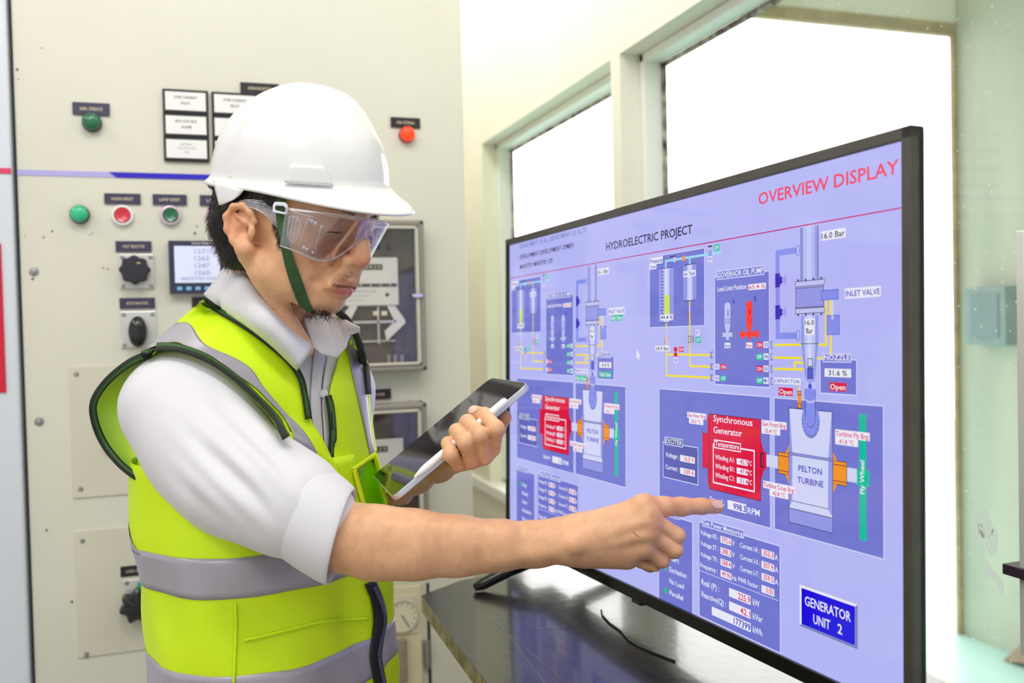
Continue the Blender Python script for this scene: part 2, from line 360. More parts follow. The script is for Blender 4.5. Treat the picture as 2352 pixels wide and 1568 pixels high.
lamp(212, 283, 21, grn_dark, collar_g, 'dome', label='dark green pilot lamp under the upper name plate'); lamp(184, 493, 21, grn_lit, collar_g, 'dome', label='bright green pilot lamp at the left of the button row'); lamp(933, 311, 18, red_lit, mat('collar_red', (200, 60, 50), .4), 'dome', label='glowing red pilot lamp')
lamp(282, 495, 24, red_btn, white, 'b', 'push_button', 'red push button in white ring'); lamp(392, 495, 23, grn_dark, pinkring, 'b', 'push_button', 'green push button in metal ring'); lamp(497, 496, 22, blu_btn, mat('ring_pink', (214, 170, 205), .3), 'b', 'push_button', 'blue push button in pink ring')
# annunciator windows
def annun(x0, y0, x1, y1, lines, ink):
    a, b, c, d = plate_box(x0, y0, x1, y1); m = MB(); m.box((a, YC-.008, c), (b, YC, d), matteblack); o = m.build('annunciator_window', C_, bevel=.0015)
    w, h = b-a, d-c; m = MB(); m.box((a+.055*w, YC-.0088, c+.13*h), (b-.055*w, YC-.0078, d-.11*h), white)
    for k, (t, fw_) in enumerate(lines):
        put_text(m, t, ((a+b)/2, YC-.009, c+h*(.62-.24*k if len(lines) == 2 else .66-.16*k)), EX, EZ, h*(.10 if len(lines) == 2 else .075), ink, width=w*fw_, align='C')
    m.build('legend', o)
for k, (y0, y1, ls, ik) in enumerate(((208, 263, (('OVER CURRENT', .5), ('RELAY', .2)), inkm), (263, 317, (('BUS LOW BUS', .46), ('ALARM', .22)), inkm), (317, 372, (('BATTERY', .25), ('ELECTROLYTE', .38), ('LOW', .12)), inkf))):
    annun(374+k*1.3, y0, 478+k*1.3, y1, ls, ik)
for k, (y0, y1, ls, ik) in enumerate(((215, 269, (('OVER CURRENT', .5), ('RELAY', .2)), inkm), (269, 322, (('BREAKER', .3), ('TRIP', .2)), inkf), (322, 375, (('BUS', .2), ('FAULT', .2)), inkf))):
    annun(486+k*1.3, y0, 592+k*1.3, y1, ls, ik)
def switch(x0, y0, x1, y1, knob, kc):
    a, b, c, d = plate_box(x0, y0, x1, y1); m = MB(); m.box((a, YC-.004, c), (b, YC, d), alum); o = m.build('rotary_switch', C_, bevel=.002)
    s = (b-a)
    for ix in (a+.1*s, b-.1*s):
        for iz in (c+.1*s, d-.1*s): m = MB(); m.disc((ix, YC-.004, iz), NRM, [(0, .004), (.0015, .0038), (.002, .001)], steel, n=10); m.build('screw', o, smooth=40)
    kx = cab(*kc); m = MB()
    if knob == 'star':
        R_ = s*.42; m.disc(kx, NRM, [(.004, R_*.7), (.012, R_*.72), (.014, R_), (.030, R_*.97), (.034, R_*.86), (.0345, .001)], knobm, n=64, lobes=8, lamp=.07)
        k = m.build('knob', o, smooth=40); m = MB(); m.box((kx.x+R_*.2, YC-.0357, kx.z+R_*.4), (kx.x+R_*.42, YC-.0343, kx.z+R_*.5), mat('pointer_gold', (214, 190, 130), .4)); m.build('pointer_mark', o)
    elif knob == 'star6':
        R_ = s*.47; m.disc(kx, NRM, [(.004, R_*.6), (.014, R_*.62), (.016, R_), (.032, R_*.96), (.036, R_*.8), (.0365, .001)], black, n=64, lobes=7, lamp=.12); m.build('knob', o, smooth=40)
    else:
        rings = []
        for t, q in ((.004, .8), (.012, .85), (.020, 1), (.034, .97), (.041, .8), (.044, .4)):
            rings.append([kx+NRM*t+Vector((math.cos(w)*s*.27*q, 0, math.sin(w)*s*.47*q)) for w in [2*math.pi*j/32 for j in range(32)]])
        m.loft(rings, black); m.build('knob', o, smooth=60)
    return o
switch(274, 583, 355, 664, 'star', (311, 621)); switch(277, 714, 360, 799, 'oval', (319, 762)); s3 = switch(284, 1326, 366, 1408, 'star6', (318, 1382))
# power meter
a, b, c, d = plate_box(389, 555, 515, 674); W_ = b-a; H_ = d-c
m = MB(); m.box((a, YC-.02, c), (b, YC, d), mat('meter_bezel', (52, 52, 84), .4))
put_text(m, 'Power Meter 7330', (a+W_*.42, YC-.0203, d-H_*.062), EX, EZ, H_*.035, white, width=W_*.46)
pm = m.build('power_meter', C_, bevel=.003)
m = MB(); m.box((a+.1*W_, YC-.0206, c+.2*H_), (b-.08*W_, YC-.0195, d-.1*H_), lcd)
for k, t in enumerate(('12710', '1262', '1247', '1260')): put_text(m, t, (a+W_*.46, YC-.021, d-H_*(.24+.137*k)), EX, EZ, H_*.085, lcdink, width=W_*(.36 if k == 0 else .27))
put_text(m, '000757707 kWh', (a+W_*.2, YC-.021, d-H_*.75), EX, EZ, H_*.06, lcdink, width=W_*.66)
m.build('display', pm)
for k in range(5): m = MB(); x = a+W_*(.13+.165*k); m.box((x, YC-.022, c+.055*H_), (x+.095*W_, YC-.0195, c+.125*H_), bluekey); m.build('key', pm, bevel=.001)
# screws and access plates
def screw(px, py, r=.0075): m = MB(); q = cab(px, py); m.disc(q, NRM, [(0, r), (.0015, r*.95), (.002, r*.55), (.004, r*.5), (.0045, r*.2)], steel, n=16); return m
for q in ((78, 624), (90, 968)): screw(*q, r=.008).build('screw', C_, smooth=40)
for (x0, y0, x1, y1, sc) in ((157, 842, 640, 1125, ((176, 859), (186, 1122))), (169, 1219, 640, 1490, ((190, 1241), (199, 1501)))):
    al = cab(x0, y0); bl = cab(x0+26, y1+18); m = MB(); m.box((al.x, YC-.003, bl.z), (cab(x1, y0).x, YC, al.z), cream2); o = m.build('access_plate', C_, bevel=.001)
    for q in sc: screw(*q, r=.0085).build('screw', o, smooth=40)
a, b, c, d = plate_box(242, 985, 330, 1034); m = MB(); m.box((a, YC-.012, c), (b, YC, d+.03), knobm); m.box((a+.005, YC-.013, c+.005), (b-.005, YC-.011, d+.025), lcd); m.build('panel_meter', C_, bevel=.002)
a, b, c, d = plate_box(271, 1044, 330, 1074); m = MB(); m.box((a, YC-.0036, c), (b, YC-.0029, d), mcard); m.build('sticker', C_)
name_plate(277, 1296, 360, 1320, 'LOCK OUT RESET', platek, tw=.7)
m = MB(); q = cab(316, 1340); m.box((q.x, YC-.0052, q.z-.004), (q.x+.02, YC-.0038, q.z+.004), grn_lit); m.build('indicator_mark', s3)
# energy meters
def energy_meter(x0, y0, x1, y1, px0, py0, px1, py1, full):
    a, b, c, d = plate_box(x0, y0, x1, y1); w = .012
    m = MB(); m.box((a, YC-.003, c), (b, YC, d), mback); o = m.build('energy_meter', C_)
    m = MB()
    for lo, hi in (((a, c), (b, c+w)), ((a, d-w), (b, d)), ((a, c), (a+w, d)), ((b-w, c), (b, d))): m.box((lo[0], YC-.05, lo[1]), (hi[0], YC, hi[1]), mframe)
    m.build('frame', o, bevel=.004)
    m = MB()
    for lo, hi in (((a+w, c+w), (b-w, c+w+.006)), ((a+w, d-w-.006), (b-w, d-w)), ((b-w-.007, c+w), (b-w, d-w))): m.box((lo[0], YC-.053, lo[1]), (hi[0], YC-.04, hi[1]), mlight)
    m.build('trim_strip', o, bevel=.002)
    e, f, g, h = plate_box(px0, py0, px1, py1)
    m = MB(); m.box((e, YC-.012, g), (f, YC-.002, h), mcard)
    m.build('front_card', o, bevel=.003)
    m = MB(); W, H = f-e, h-g
    m.box((e+W*.28, YC-.0135, h-H*.25), (e+W*.7, YC-.0118, h-H*.14), seam)
    for k in range(5): put_text(m, '03829'[k], (e+W*(.31+.077*k), YC-.0138, h-H*.225), EX, EZ, H*.06, platetxt, width=W*.05)
    if full:
        m.box((e+W*.1, YC-.0135, h-H*.60), (f-W*.04, YC-.0118, h-H*.54), seam)
        for k in range(4): m.disc((e+W*(.3+.18*k), YC-.0135, h-H*.57), NRM, [(0, H*.022), (.001, H*.02)], mlight, n=12)
        m.disc((f-W*.22, YC-.012, h-H*.77), NRM, [(0, .004), (.001, .0038)], seam, n=12)
        for k in range(3): put_text(m, ('CL 2.0 50 Hz 3-PHASE 4-WIRE', '3 x 110 V 3 x 5 A', 'rev / kWh')[k], (e+W*.08, YC-.0125, h-H*(.71+.09*k)), EX, EZ, H*.03, inkf, width=W*(.5-.12*k))
    m.build('register', o)
    if full:
        m = MB()   # pale bracket, rotor disc and terminals below the card
        z = g; cx = (e+f)/2
        def P2(px, py, o_=.02): v = cab(px, py); return Vector((v.x, YC-o_, v.z))
        m.prism([P2(885, 703), P2(903, 703), P2(926, 735), P2(926, 742), P2(884, 783), P2(880, 760), P2(902, 738)], (0, .006, 0), mcard)
        m.prism([P2(818, 703), P2(800, 703), P2(776, 735), P2(776, 742), P2(818, 783), P2(822, 760), P2(800, 738)], (0, .006, 0), mcard)
        m.box((P2(770, 0).x, YC-.02, P2(840, 740).z-.002), (P2(886, 0).x, YC-.012, P2(840, 738).z+.001), chrome)
        m.box((P2(843, 0).x, YC-.02, P2(843, 790).z), (P2(847, 0).x, YC-.014, P2(843, 705).z), chrome)
        m.box((P2(806, 0).x, YC-.012, P2(830, 786).z), (P2(884, 0).x, YC-.008, P2(830, 782).z), mlight)
        for k in (833, 852): m.box((P2(k, 0).x, YC-.026, P2(k, 725).z), (P2(k+12, 0).x, YC-.018, P2(k, 715).z), dialm)
        for k in (865, 879, 895): m.box((P2(k, 0).x, YC-.012, P2(k, 835).z), (P2(k+8, 0).x, YC-.008, P2(k, 815).z), mframe)
        m.build('movement', o)
        m = MB(); y = YC-.0505
        for x0_, t in ((862, 'M'), (893, 'L')): put_text(m, t, (cab(x0_, 575, .05).x, y, cab(x0_, 573, .05).z), EX, EZ, .011, mark_blue)
        m.build('marker_writing', o)
        m = MB(); q = cab(960, 679, .05); m.box((q.x-.010, YC-.058, q.z-.003), (q.x+.006, YC-.045, q.z+.003), chrome); m.disc((q.x-.012, YC-.05, q.z), (1, 0, 0), [(0, .004), (.02, .004)], chrome, n=10); m.build('catch', o)
    g_ = MB(); g_.box((a+w*.5, YC-.044, c+w*.5), (b-w*.5, YC-.041, d-w*.5), mglass); g_.build('glass_cover', o)
energy_meter(728, 510, 965, 853, 788, 592, 913, 703, True); energy_meter(735, 925, 972, 1262, 800, 1008, 926, 1120, False)
# lower right of the cabinet: recorder with round dial, door gap and hinge
a, b, c, d = plate_box(840, 1345, 968, 1640); m = MB(); m.box((a, YC-.010, c-.05), (b, YC, d), beige); rc = m.build('recorder', C_, bevel=.003)
a, b, c, d = plate_box(880, 1366, 956, 1452); m = MB(); m.box((a, YC-.013, c), (b, YC-.010, d), mat('dial_square', (228, 220, 196), .5)); q = cab(921, 1410)
m.disc((q.x, YC-.013, q.z), NRM, [(0, .034), (.004, .034), (.005, .031), (.003, .030)], mlight, cap1=False); m.disc((q.x, YC-.013, q.z), NRM, [(.001, .03), (.0025, .03)], dialm)
for k in range(11):
    w = math.radians(220-26*k); m.box((-.0008, 0, .022), (.0008, .0006, .028), inkf, Matrix.Translation((q.x, YC-.0163, q.z)) @ Matrix.Rotation(math.pi/2-w, 4, 'Y'))
m.box((-.0007, 0, -.004), (.0007, .001, .026), inkm, Matrix.Translation((q.x, YC-.0172, q.z)) @ Matrix.Rotation(math.radians(150), 4, 'Y')); m.build('dial', rc)
a, b, c, d = plate_box(884, 1463, 932, 1563); m = MB(); m.box((a, YC-.02, c), (b, YC-.008, d), mat('recorder_window', (170, 160, 140), .3, noise_amt=.3, noise_scale=20)); m.build('chart_window', rc, bevel=.003)
x = cab(985, 1450).x; m = MB(); m.box((x-.003, YC-.0012, .1), (x+.003, YC, cab(985, 1338).z), seam); m.build('door_gap', C_)
q = cab(979, 1500); m = MB(); m.box((q.x-.006, YC-.010, q.z-.028), (q.x+.006, YC, q.z+.028), mframe); m.disc((q.x, YC-.011, q.z-.02), (0, 0, 1), [(0, .004), (.04, .004)], steel, n=10); m.build('hinge', C_, bevel=.001)
# little chips and rust marks on the paint
rng = random.Random(3)
chip = mat('paint_chip', (120, 110, 98), .8)
for px, py in [(96, 110), (448, 535), (452, 520), (508, 545), (206, 540), (212, 536), (100, 545), (58, 541), (237, 616), (247, 618), (107, 1217), (165, 1382), (75, 640), (40, 160), (42, 182), (120, 531), (490, 540)]:
    q = cab(px, py); r = rng.uniform(.0012, .0028); m = MB(); m.poly([q+Vector((r*math.cos(w)*rng.uniform(.5, 1.2), -.0005, r*math.sin(w)*rng.uniform(.6, 1.5))) for w in [2*math.pi*k/8 for k in range(8)]], chip); m.build('paint_chip', C_, recalc=False)
# ------------------------------------------------------------------ table
topm = mat('table_top_black', (26, 25, 27), .2, spec=.8, coat=.35, noise_amt=.5, noise_scale=14, bump=.06, bscale=60, c2=(52, 48, 42))
edgem = mat('table_edge_ply', (206, 196, 150), .6, noise_amt=.35, noise_scale=40, c2=(150, 130, 95))
pts = [onZ(px, py, ZT) for px, py in ((968, 1368), (985, 1360), (1020, 1347), (1060, 1332), (1160, 1314))]
far = pts[-1]; ps = onZ(1120, 1568, ZT)
ext = pts[-1]+(pts[-1]-pts[0]).normalized()*.3
outline = pts+[Vector((XW-.055, min(pts[-1].y+.12, 1.75), ZT)), Vector((XW-.055, -.25, ZT)), Vector((ps.x-.005, -.25, ZT)), ps]
T_ = thing('work_table', (.6, .6, 0), 'black topped table with raw plywood edge that carries the television', 'table')
m = MB(); m.prism(outline, (0, 0, -.003), topm); m.build('tabletop', T_)
m = MB(); m.prism([p-Vector((0, 0, .0031)) for p in outline], (0, 0, -.022), edgem); m.build('edge', T_)
for x, y in ((.42, 1.34), (.42, -.15), (.74, 1.4), (.74, -.15)): m = MB(); m.box((x-.02, y-.02, 0), (x+.02, y+.02, ZT-.025), matteblack); m.build('leg', T_, bevel=.003)
m = MB(); m.box((.42, .0, ZT-.085), (.44, 1.3, ZT-.025), matteblack); m.build('apron', T_)
# scratches and a loose thread of cable on the top
m = MB()
for a, b in (((1130, 1425), (1290, 1560)), ((1215, 1447), (1300, 1436)), ((1170, 1460), (1250, 1568)), ((1115, 1427), (1200, 1415))):
    p, q = onZ(*a, ZT), onZ(*b, ZT); d_ = (q-p).normalized().cross(EZ)*.0004; m.poly([p-d_+EZ*.0003, p+d_+EZ*.0003, q+d_+EZ*.0003, q-d_+EZ*.0003], mat('scratch', (150, 145, 135), .5))
m.build('scratches', T_, recalc=False)
cbl = MB(); cbl.tube([onZ(px, py, ZT)+EZ*h for px, py, h in ((1381, 1402, .001), (1384, 1415, .001), (1400, 1432, .001), (1425, 1450, .001), (1445, 1472, .001), (1470, 1487, .001), (1500, 1500, .001), (1550, 1520, .001))], .0013, matteblack)
tag(cbl.build('cable', smooth=180, origin=onZ(1450, 1475, ZT)), 'thin dark cable lying flat on the shiny table top in front of the television', 'cable')

# ------------------------------------------------------------------ television
TL = P(1171, 564, 1.61370566)
tyaw, tel, troll = .07559, .01930632, -.0327394
ex = Vector((math.sin(tyaw)*math.cos(tel), -math.cos(tyaw)*math.cos(tel), math.sin(tel)))
n0 = ex.cross(EZ).normalized(); u_ = n0.cross(ex); eu = u_*math.cos(troll)+n0*math.sin(troll); en = ex.cross(eu)
W, H = .8856, .4982; K = W/1000
def scr(u, v, lift=0): return TL+ex*(u*K)-eu*(v*K)+en*lift
bz = mat('tv_bezel', (92, 88, 84), .32, metal=.5, noise_amt=.15, noise_scale=30)
bzk = mat('tv_bezel_gloss', (16, 17, 16), .15)
tvback = mat('tv_back', (22, 22, 22), .5)
foot0 = onZ(1100, 1358, ZT)
V_ = thing('television', (scr(500, 590).x+.02, scr(500, 590).y, ZT), 'large flat television on the table showing the overview display', 'television')
lo = -12.5; ri = 1000+12.5; to = -13; bo = 562.5+18
def tvbox(m, u0, v0, u1, v1, l0, l1, mt): m.loft([[scr(u0, v0, l), scr(u1, v0, l), scr(u1, v1, l), scr(u0, v1, l)] for l in (l0, l1)], mt)
m = MB(); tvbox(m, lo, to, ri, bo, -.014, -.001, tvback); tvbox(m, 60, 250, 940, bo-4, -.055, -.014, tvback)
m.build('back_housing', V_, bevel=.004)
m = MB(); tvbox(m, lo, to, ri, 0, -.012, .004, bz); tvbox(m, lo, to, 0, bo, -.012, .004, bzk); tvbox(m, 1000, to, ri, bo, -.012, .004, bz); tvbox(m, lo, 562.5, ri, bo, -.012, .004, bzk)
m.build('bezel', V_, bevel=.0012)
m = MB(); tvbox(m, 478, 580, 505, 586, -.006, .004, bzk); m.build('sensor', V_, bevel=.002)
def leg(u):
    m = MB(); b = scr(u, 574, -.02)
    for s_, ln in ((1, (foot0-b).dot(en)-.004), (-1, .14)):
        e = Vector((b.x, b.y, 0))-Vector((ex.y, -ex.x, 0)).normalized()*0; d_ = Vector((en.x, en.y, 0)).normalized()*s_
        q = Vector((b.x, b.y, ZT+.010))+d_*ln
        m.tube([b+EZ*.01, b+d_*.03+EZ*-.004, b*.35+q*.65+EZ*.004, q, q+d_*.012+EZ*-.003], [.012, .012, .0105, .009, .006], bzk, n=10)
    return m.build('stand_foot', V_, smooth=60)
uf = (foot0-TL).dot(ex)/K; leg(uf); leg(935)

# ---- the picture on the screen: flat shapes in screen units (1000 across), one mesh
def em(c, s=.92):
    n = 'screen_%d_%d_%d' % c
    if n in MATS: return MATS[n]
    mm = mat(n, (8, 8, 10), .06, spec=.35); b = mm.node_tree.nodes['Principled BSDF']
    b.inputs['Emission Color'].default_value = lin(c); b.inputs['Emission Strength'].default_value = s; return mm
BG = em((186, 188, 252)); PAN = em((117, 122, 214)); DK = em((74, 78, 150)); WH = em((240, 240, 255)); LAV = em((214, 218, 255)); BLU = em((84, 90, 215)); NAVY = em((52, 48, 190))
RED = em((226, 18, 66)); REDT = em((245, 70, 105)); CRIM = em((200, 20, 110)); PINK = em((225, 60, 120)); GRN = em((0, 196, 160)); GR2 = em((10, 205, 110)); YEL = em((250, 228, 50)); LIME = em((214, 240, 60)); CYA = em((160, 222, 245))
ORA = em((248, 150, 45)); INK = em((40, 40, 75)); STEEL = em((196, 200, 250)); STEEL2 = em((150, 156, 235)); PIPE = em((138, 148, 240)); BTN = em((30, 10, 225)); GRY = em((120, 130, 190)); ORED = em((255, 60, 50))
S_ = MB(); LY = [0]
def lift(k): return .0003+.00006*k
def R(u0, v0, u1, v1, c, k=2): S_.poly([scr(u0, v1, lift(k)), scr(u1, v1, lift(k)), scr(u1, v0, lift(k)), scr(u0, v0, lift(k))], c)
def PL(pts, c, k=3): S_.poly([scr(u, v, lift(k)) for u, v in pts], c)
def O(u0, v0, u1, v1, w, c, k=3): R(u0, v0, u1, v0+w, c, k); R(u0, v1-w, u1, v1, c, k); R(u0, v0, u0+w, v1, c, k); R(u1-w, v0, u1, v1, c, k)
def T(t, u, v, h, c, w=None, al='L', k=6, sq=.8): put_text(S_, t, scr(u, v, lift(k)), ex, eu, h*K, c, width=w*K if w else None, align=al, squash=sq)
def TV(t, u, v, h, c, w, k=7): put_text(S_, t, scr(u, v, lift(k)), eu, -ex, h*K, c, width=w*K)       # reads upwards
def CI(u, v, r, c, k=3, r2=None, n=24): PL([(u+r*math.cos(2*math.pi*i/n), v-(r2 or r)*math.sin(2*math.pi*i/n)) for i in range(n)], c, k)
def LB(t, u0, v0, u1, v1, tc, bc, k=5, pad=1.2, fh=.62):       # label box with text filling it
    R(u0, v0, u1, v1, bc, k); T(t, u0+pad, v1-(v1-v0)*(1-fh)/2, (v1-v0)*fh, tc, w=(u1-u0)-2*pad, k=k+1)
def FR(t, u0, v0, u1, v1, lu0, lv0, lu1, lv1, fill, line=LAV, w=1.3):      # titled frame
    R(u0, v0, u1, v1, fill, 1); O(u0, v0, u1, v1, w, line, 2); R(lu0, lv0, lu1, lv1, fill, 3); O(lu0, lv0, lu1, lv1, w, line, 4); T(t, lu0+2, lv1-2.6, (lv1-lv0)*.58, WH, w=lu1-lu0-4)
S_.poly([scr(0, 562.5, .0002), scr(1000, 562.5, .0002), scr(1000, 0, .0002), scr(0, 0, .0002)], BG)
T('OVERVIEW DISPLAY', 776, 31, 14.3, REDT, w=218); T('HYDROELECTRIC PROJECT', 396, 49, 12.2, INK, w=240)
T('DEPARTMENT OF AL. DEPARTMENT OF AL.TE', 52, 11.5, 8.2, GRY, w=277); T('DEVELOPMENT DEVELOPMENT OPMEN', 52, 32, 8.2, INK, w=229); T('MINISTRY MINISTRY OF', 52, 51, 8.2, INK, w=147)
R(0, 65, 1000, 66.4, CRIM, 2)
PL([(490, 205), (490, 221), (493.4, 217.6), (496, 223), (498, 222), (495.6, 216.8), (500, 216.6)], WH, 8)
def unit(o, d):
    run = d['run']
    # pressure and air tank
    R(525.5+o, 71, 664+o, 175, PAN, 1); O(525.5+o, 71, 664+o, 175, 1.2, LAV, 2)
    LB('Pressure', 527+o, 73, 562+o, 83, NAVY, WH); LB('Tank', 527+o, 82.5, 545+o, 90, NAVY, WH)
    R(568+o, 79.3, 701+o, 82.5, CYA, 3); R(567.6+o, 79.3, 572+o, 91, CYA, 3); R(627.5+o, 80, 631+o, 91, CYA, 3); R(612+o, 77.6, 618+o, 84.6, ORA, 4); CI(592+o, 81, 4, STEEL, 4); R(581+o, 75, 594+o, 76.8, INK, 4)
    R(673+o, 76, 680+o, 84, STEEL2, 4); R(672+o, 70, 681+o, 72, INK, 4); LB('OFF', 685.2+o, 70, 697.1+o, 78, WH, GRN); LB('09', 672+o, 84, 681+o, 91, NAVY, WH)
    for a, b, v0, v1 in ((551.8, 590, 90.3, 168.4), (614, 645, 90.2, 140.3)):
        R(a+o, v0+2, b+o, v1-2, STEEL2, 4); R(a+4+o, v0, b-4+o, v1, STEEL2, 4); R(a+(b-a)*.3+o, v0+1, a+(b-a)*.72+o, v1-1, STEEL, 5); R(a+(b-a)*.42+o, v0+1, a+(b-a)*.6+o, v1-1, LAV, 6)
        for vv in (v0, v1-1): R(a+3+o, vv, b-3+o, vv+.9, INK, 6)
    for k in range(14): R((559.5 if k % 4 else 557)+o, 95+k*4.6, 566+o, 96+k*4.6, INK, 7)
    R(567.7+o, 128.8, 579.2+o, 156.1, LIME, 7); LB(d['tank'], 556+o, 156.7, 588.5+o, 164.6, INK, WH, 7); LB('Air Tank', 614.6+o, 99, 644.2+o, 107.2, NAVY, WH, 7)
    # yellow oil lines
    R(569.5+o, 168.4, 572.3+o, 244, YEL, 3); R(627.8+o, 140.3, 630.6+o, 230, YEL, 3); R(570+o, 211.9, 676+o, 214.6, YEL, 3); R(628+o, 227.2, 676+o, 230, YEL, 3); R(570+o, 241.6, 676+o, 244.4, YEL, 3)
    R(569+o, 179, 573+o, 188, STEEL, 4); R(566.5+o, 189, 567.8+o, 199, RED, 4); R(627+o, 147, 631+o, 155, STEEL, 4); R(624.6+o, 152, 626+o, 162, RED, 4)
    LB(d['oil'], 542+o, 201, 579.6+o, 208.5, INK, WH, 5); R(590+o, 203, 599+o, 209, RED if run else GRN, 5); R(593.4+o, 209, 595.6+o, 212, INK, 5); R(590+o, 211, 599+o, 216, RED if run else STEEL2, 5); LB('ON' if run else 'OFF', 603+o, 202.5, 614.6+o, 209.6, WH, RED if run else GRN); LB('08', 590+o, 217.6, 598.6+o, 224.6, NAVY, WH)
    LB('07', 643.5+o, 179.6, 652+o, 187.1, NAVY, WH); LB('OFF', 643.2+o, 189.4, 655.1+o, 197.2, WH, GRN); O(626+o, 187.5, 632+o, 197, .8, INK, 5); R(634.5+o, 187.5, 635.5+o, 197, INK, 5); R(638+o, 187.5, 639+o, 197, INK, 5)
    for vv in (213.2, 228.6, 243): O(676.5+o, vv-4.2, 679+o, vv+4.2, .8, INK, 4); R(680+o, vv-4.2, 683+o, vv-3.4, INK, 4); R(680+o, vv+3.4, 683+o, vv+4.2, INK, 4)
    # governor oil pump
    FR('GOVERNOR OIL PUMP', 685.5+o, 111.5, 796+o, 252, 691+o, 104.5, 786.7+o, 116.3, PAN)
    T('Load Limit Position:', 693+o, 131, 6.2, WH, w=60.5); LB(d['load'], 756.2+o, 126, 789.4+o, 133.3, PINK, WH)
    T('A', 724+o, 148.5, 6.4, NAVY); T('B', 767.5+o, 147.5, 6.4, NAVY)
    for cu, c, run_ in ((713.5, STEEL, 0), (757.4, ORED, run)):
        c2 = ORED if run_ else GRY
        if not run_: c = STEEL
        R(cu-6.2+o, 150, cu+6.2+o, 174, c, 4); CI(cu+o, 150.5, 6.2, c, 4, 4.5); PL([(cu-6.2+o, 174), (cu+6.2+o, 174), (cu+4+o, 182), (cu-4+o, 182)], c, 4); R(cu-3+o, 180, cu+3+o, 194, c, 4); R(cu-13+o, 184.5, cu+13+o, 190, c, 4)
        CI(cu-14.5+o, 187.2, 4.6, c2, 5, 5); CI(cu+14.5+o, 187.2, 4.6, c2, 5, 5); R(cu-1+o, 156, cu+3.4+o, 164, STEEL2 if not run_ else RED, 5)
        for t in (-4, -1, 2, 5): R(cu+t+o, 166, cu+t+.7+o, 174, INK if not run_ else RED, 5)
        LB('Run' if run_ else 'Stop', cu-6.4+o, 197.4, cu+6.2+o, 204.4, NAVY if not run_ else RED, WH)
    for vv, on, nm in zip((196.7, 211, 225.6, 239.8), d['sw'], ('33', '34', '35', 'MV')): LB('ON' if on else 'OFF', 771+o, vv, 783+o, vv+7.6, WH, RED if on else GRN); LB(nm, 784.6+o, vv-.3, 793.6+o, vv+7.2, NAVY, WH); R(798+o, vv-.5, 801+o, vv+.3, INK); R(798+o, vv+7, 801+o, vv+7.8, INK); R(797.6+o, vv-.5, 798.4+o, vv+7.8, INK)
    for vv, on, nm in ((224.8, d['s2'], '02'), (239.6, d['s1'], '01')): LB(nm, 686.6+o, vv, 696.3+o, vv+7, NAVY, WH); LB('ON' if on else 'OFF', 698.4+o, vv, 710.7+o, vv+7.2, WH, RED if on else GRN)
    # inlet pipe
    for a, b, c in ((851, 879, STEEL2), (855, 874, STEEL), (861, 868.5, LAV)): R(a+o, 68, b+o, 128, c, 3)
    for a in (850.6, 878.4): R(a+o, 68, a+.9+o, 128, INK, 4)
    R(807+o, 89, 849+o, 96, PIPE, 3); R(807+o, 89, 814.3+o, 193.8, PIPE, 3); R(807+o, 186.4, 849+o, 193.8, PIPE, 3)
    for vv in (87.6, 184.5): R(843.6+o, vv, 848.6+o, vv+11, STEEL, 5); O(843.6+o, vv, 848.6+o, vv+11, .7, BLU, 6)
    for vv in (116.5, 154): R(806.5+o, vv, 815+o, vv+16.5, NAVY, 5); R(815+o, vv+4, 818.4+o, vv+13, NAVY, 5); O(818.4+o, vv+6, 822.6+o, vv+11, .7, BLU, 5); R(824+o, vv+2, 824.8+o, vv+15, BLU, 5)
    R(841.4+o, 128.2, 889+o, 135, STEEL, 5); O(841.4+o, 128.2, 889+o, 135, .7, INK, 6); R(841.4+o, 136, 888+o, 158.7, STEEL2, 5); O(841.4+o, 136, 888+o, 158.7, .7, INK, 6); R(841.4+o, 159, 889+o, 165.6, STEEL, 5); O(841.4+o, 159, 889+o, 165.6, .7, INK, 6)
    PL([(841.4+o, 139), (838.5+o, 142), (838.5+o, 152), (841.4+o, 157)], STEEL, 5)
    for k in range(4): R(845+k*12.5+o, 126, 847.4+k*12.5+o, 128.2, INK, 5); R(845+k*12.5+o, 165.6, 847.4+k*12.5+o, 168, INK, 5)
    R(884+o, 140.8, 910.4+o, 151.9, PIPE, 7); O(884+o, 140.8, 910.4+o, 151.9, .8, BLU, 8); R(892+o, 168.5, 911.8+o, 190, PIPE, 7); O(892+o, 168.5, 911.8+o, 190, .8, BLU, 8); R(899.6+o, 152, 902.4+o, 173, LAV, 8)
    R(889.4+o, 152, 892.4+o, 202, YEL, 4); R(896+o, 152, 899+o, 168.5, YEL, 4); R(896.5+o, 190, 899.5+o, 212, YEL, 4); R(804+o, 199.2, 892.4+o, 202, YEL, 2); R(804+o, 214.2, 852+o, 217, YEL, 2); R(804+o, 227.3, 855+o, 230, YEL, 2); R(838+o, 219.5, 862+o, 222.2, YEL, 2); R(838+o, 219.5, 841+o, 229, YEL, 2); R(876+o, 214.2, 886+o, 217, YEL, 2)
    PL([(851+o, 168), (879+o, 168), (879+o, 199), (873+o, 237), (857.3+o, 237), (851+o, 199)], STEEL2, 3); PL([(856+o, 168), (874+o, 168), (874+o, 199), (870+o, 237), (860+o, 237), (856+o, 199)], STEEL, 4); PL([(861+o, 168), (868+o, 168), (868+o, 199), (867+o, 237), (863+o, 237), (861+o, 199)], LAV, 5)
    LB(d['bar2'], 856+o, 171.5, 873.8+o, 180, INK, WH, 7); LB('Bar', 857+o, 180, 872.8+o, 189.6, INK, WH, 7, 2.5)
    R(851+o, 199, 879+o, 199.7, INK, 6); O(861.7+o, 215.7, 870.3+o, 225.5, .8, INK, 7); CI(865.7+o, 234, 8, STEEL2, 6, 10); R(861.6+o, 226.3, 870.2+o, 238.6, BLU, 8); O(861.6+o, 226.3, 870.2+o, 238.6, .8, INK, 9)
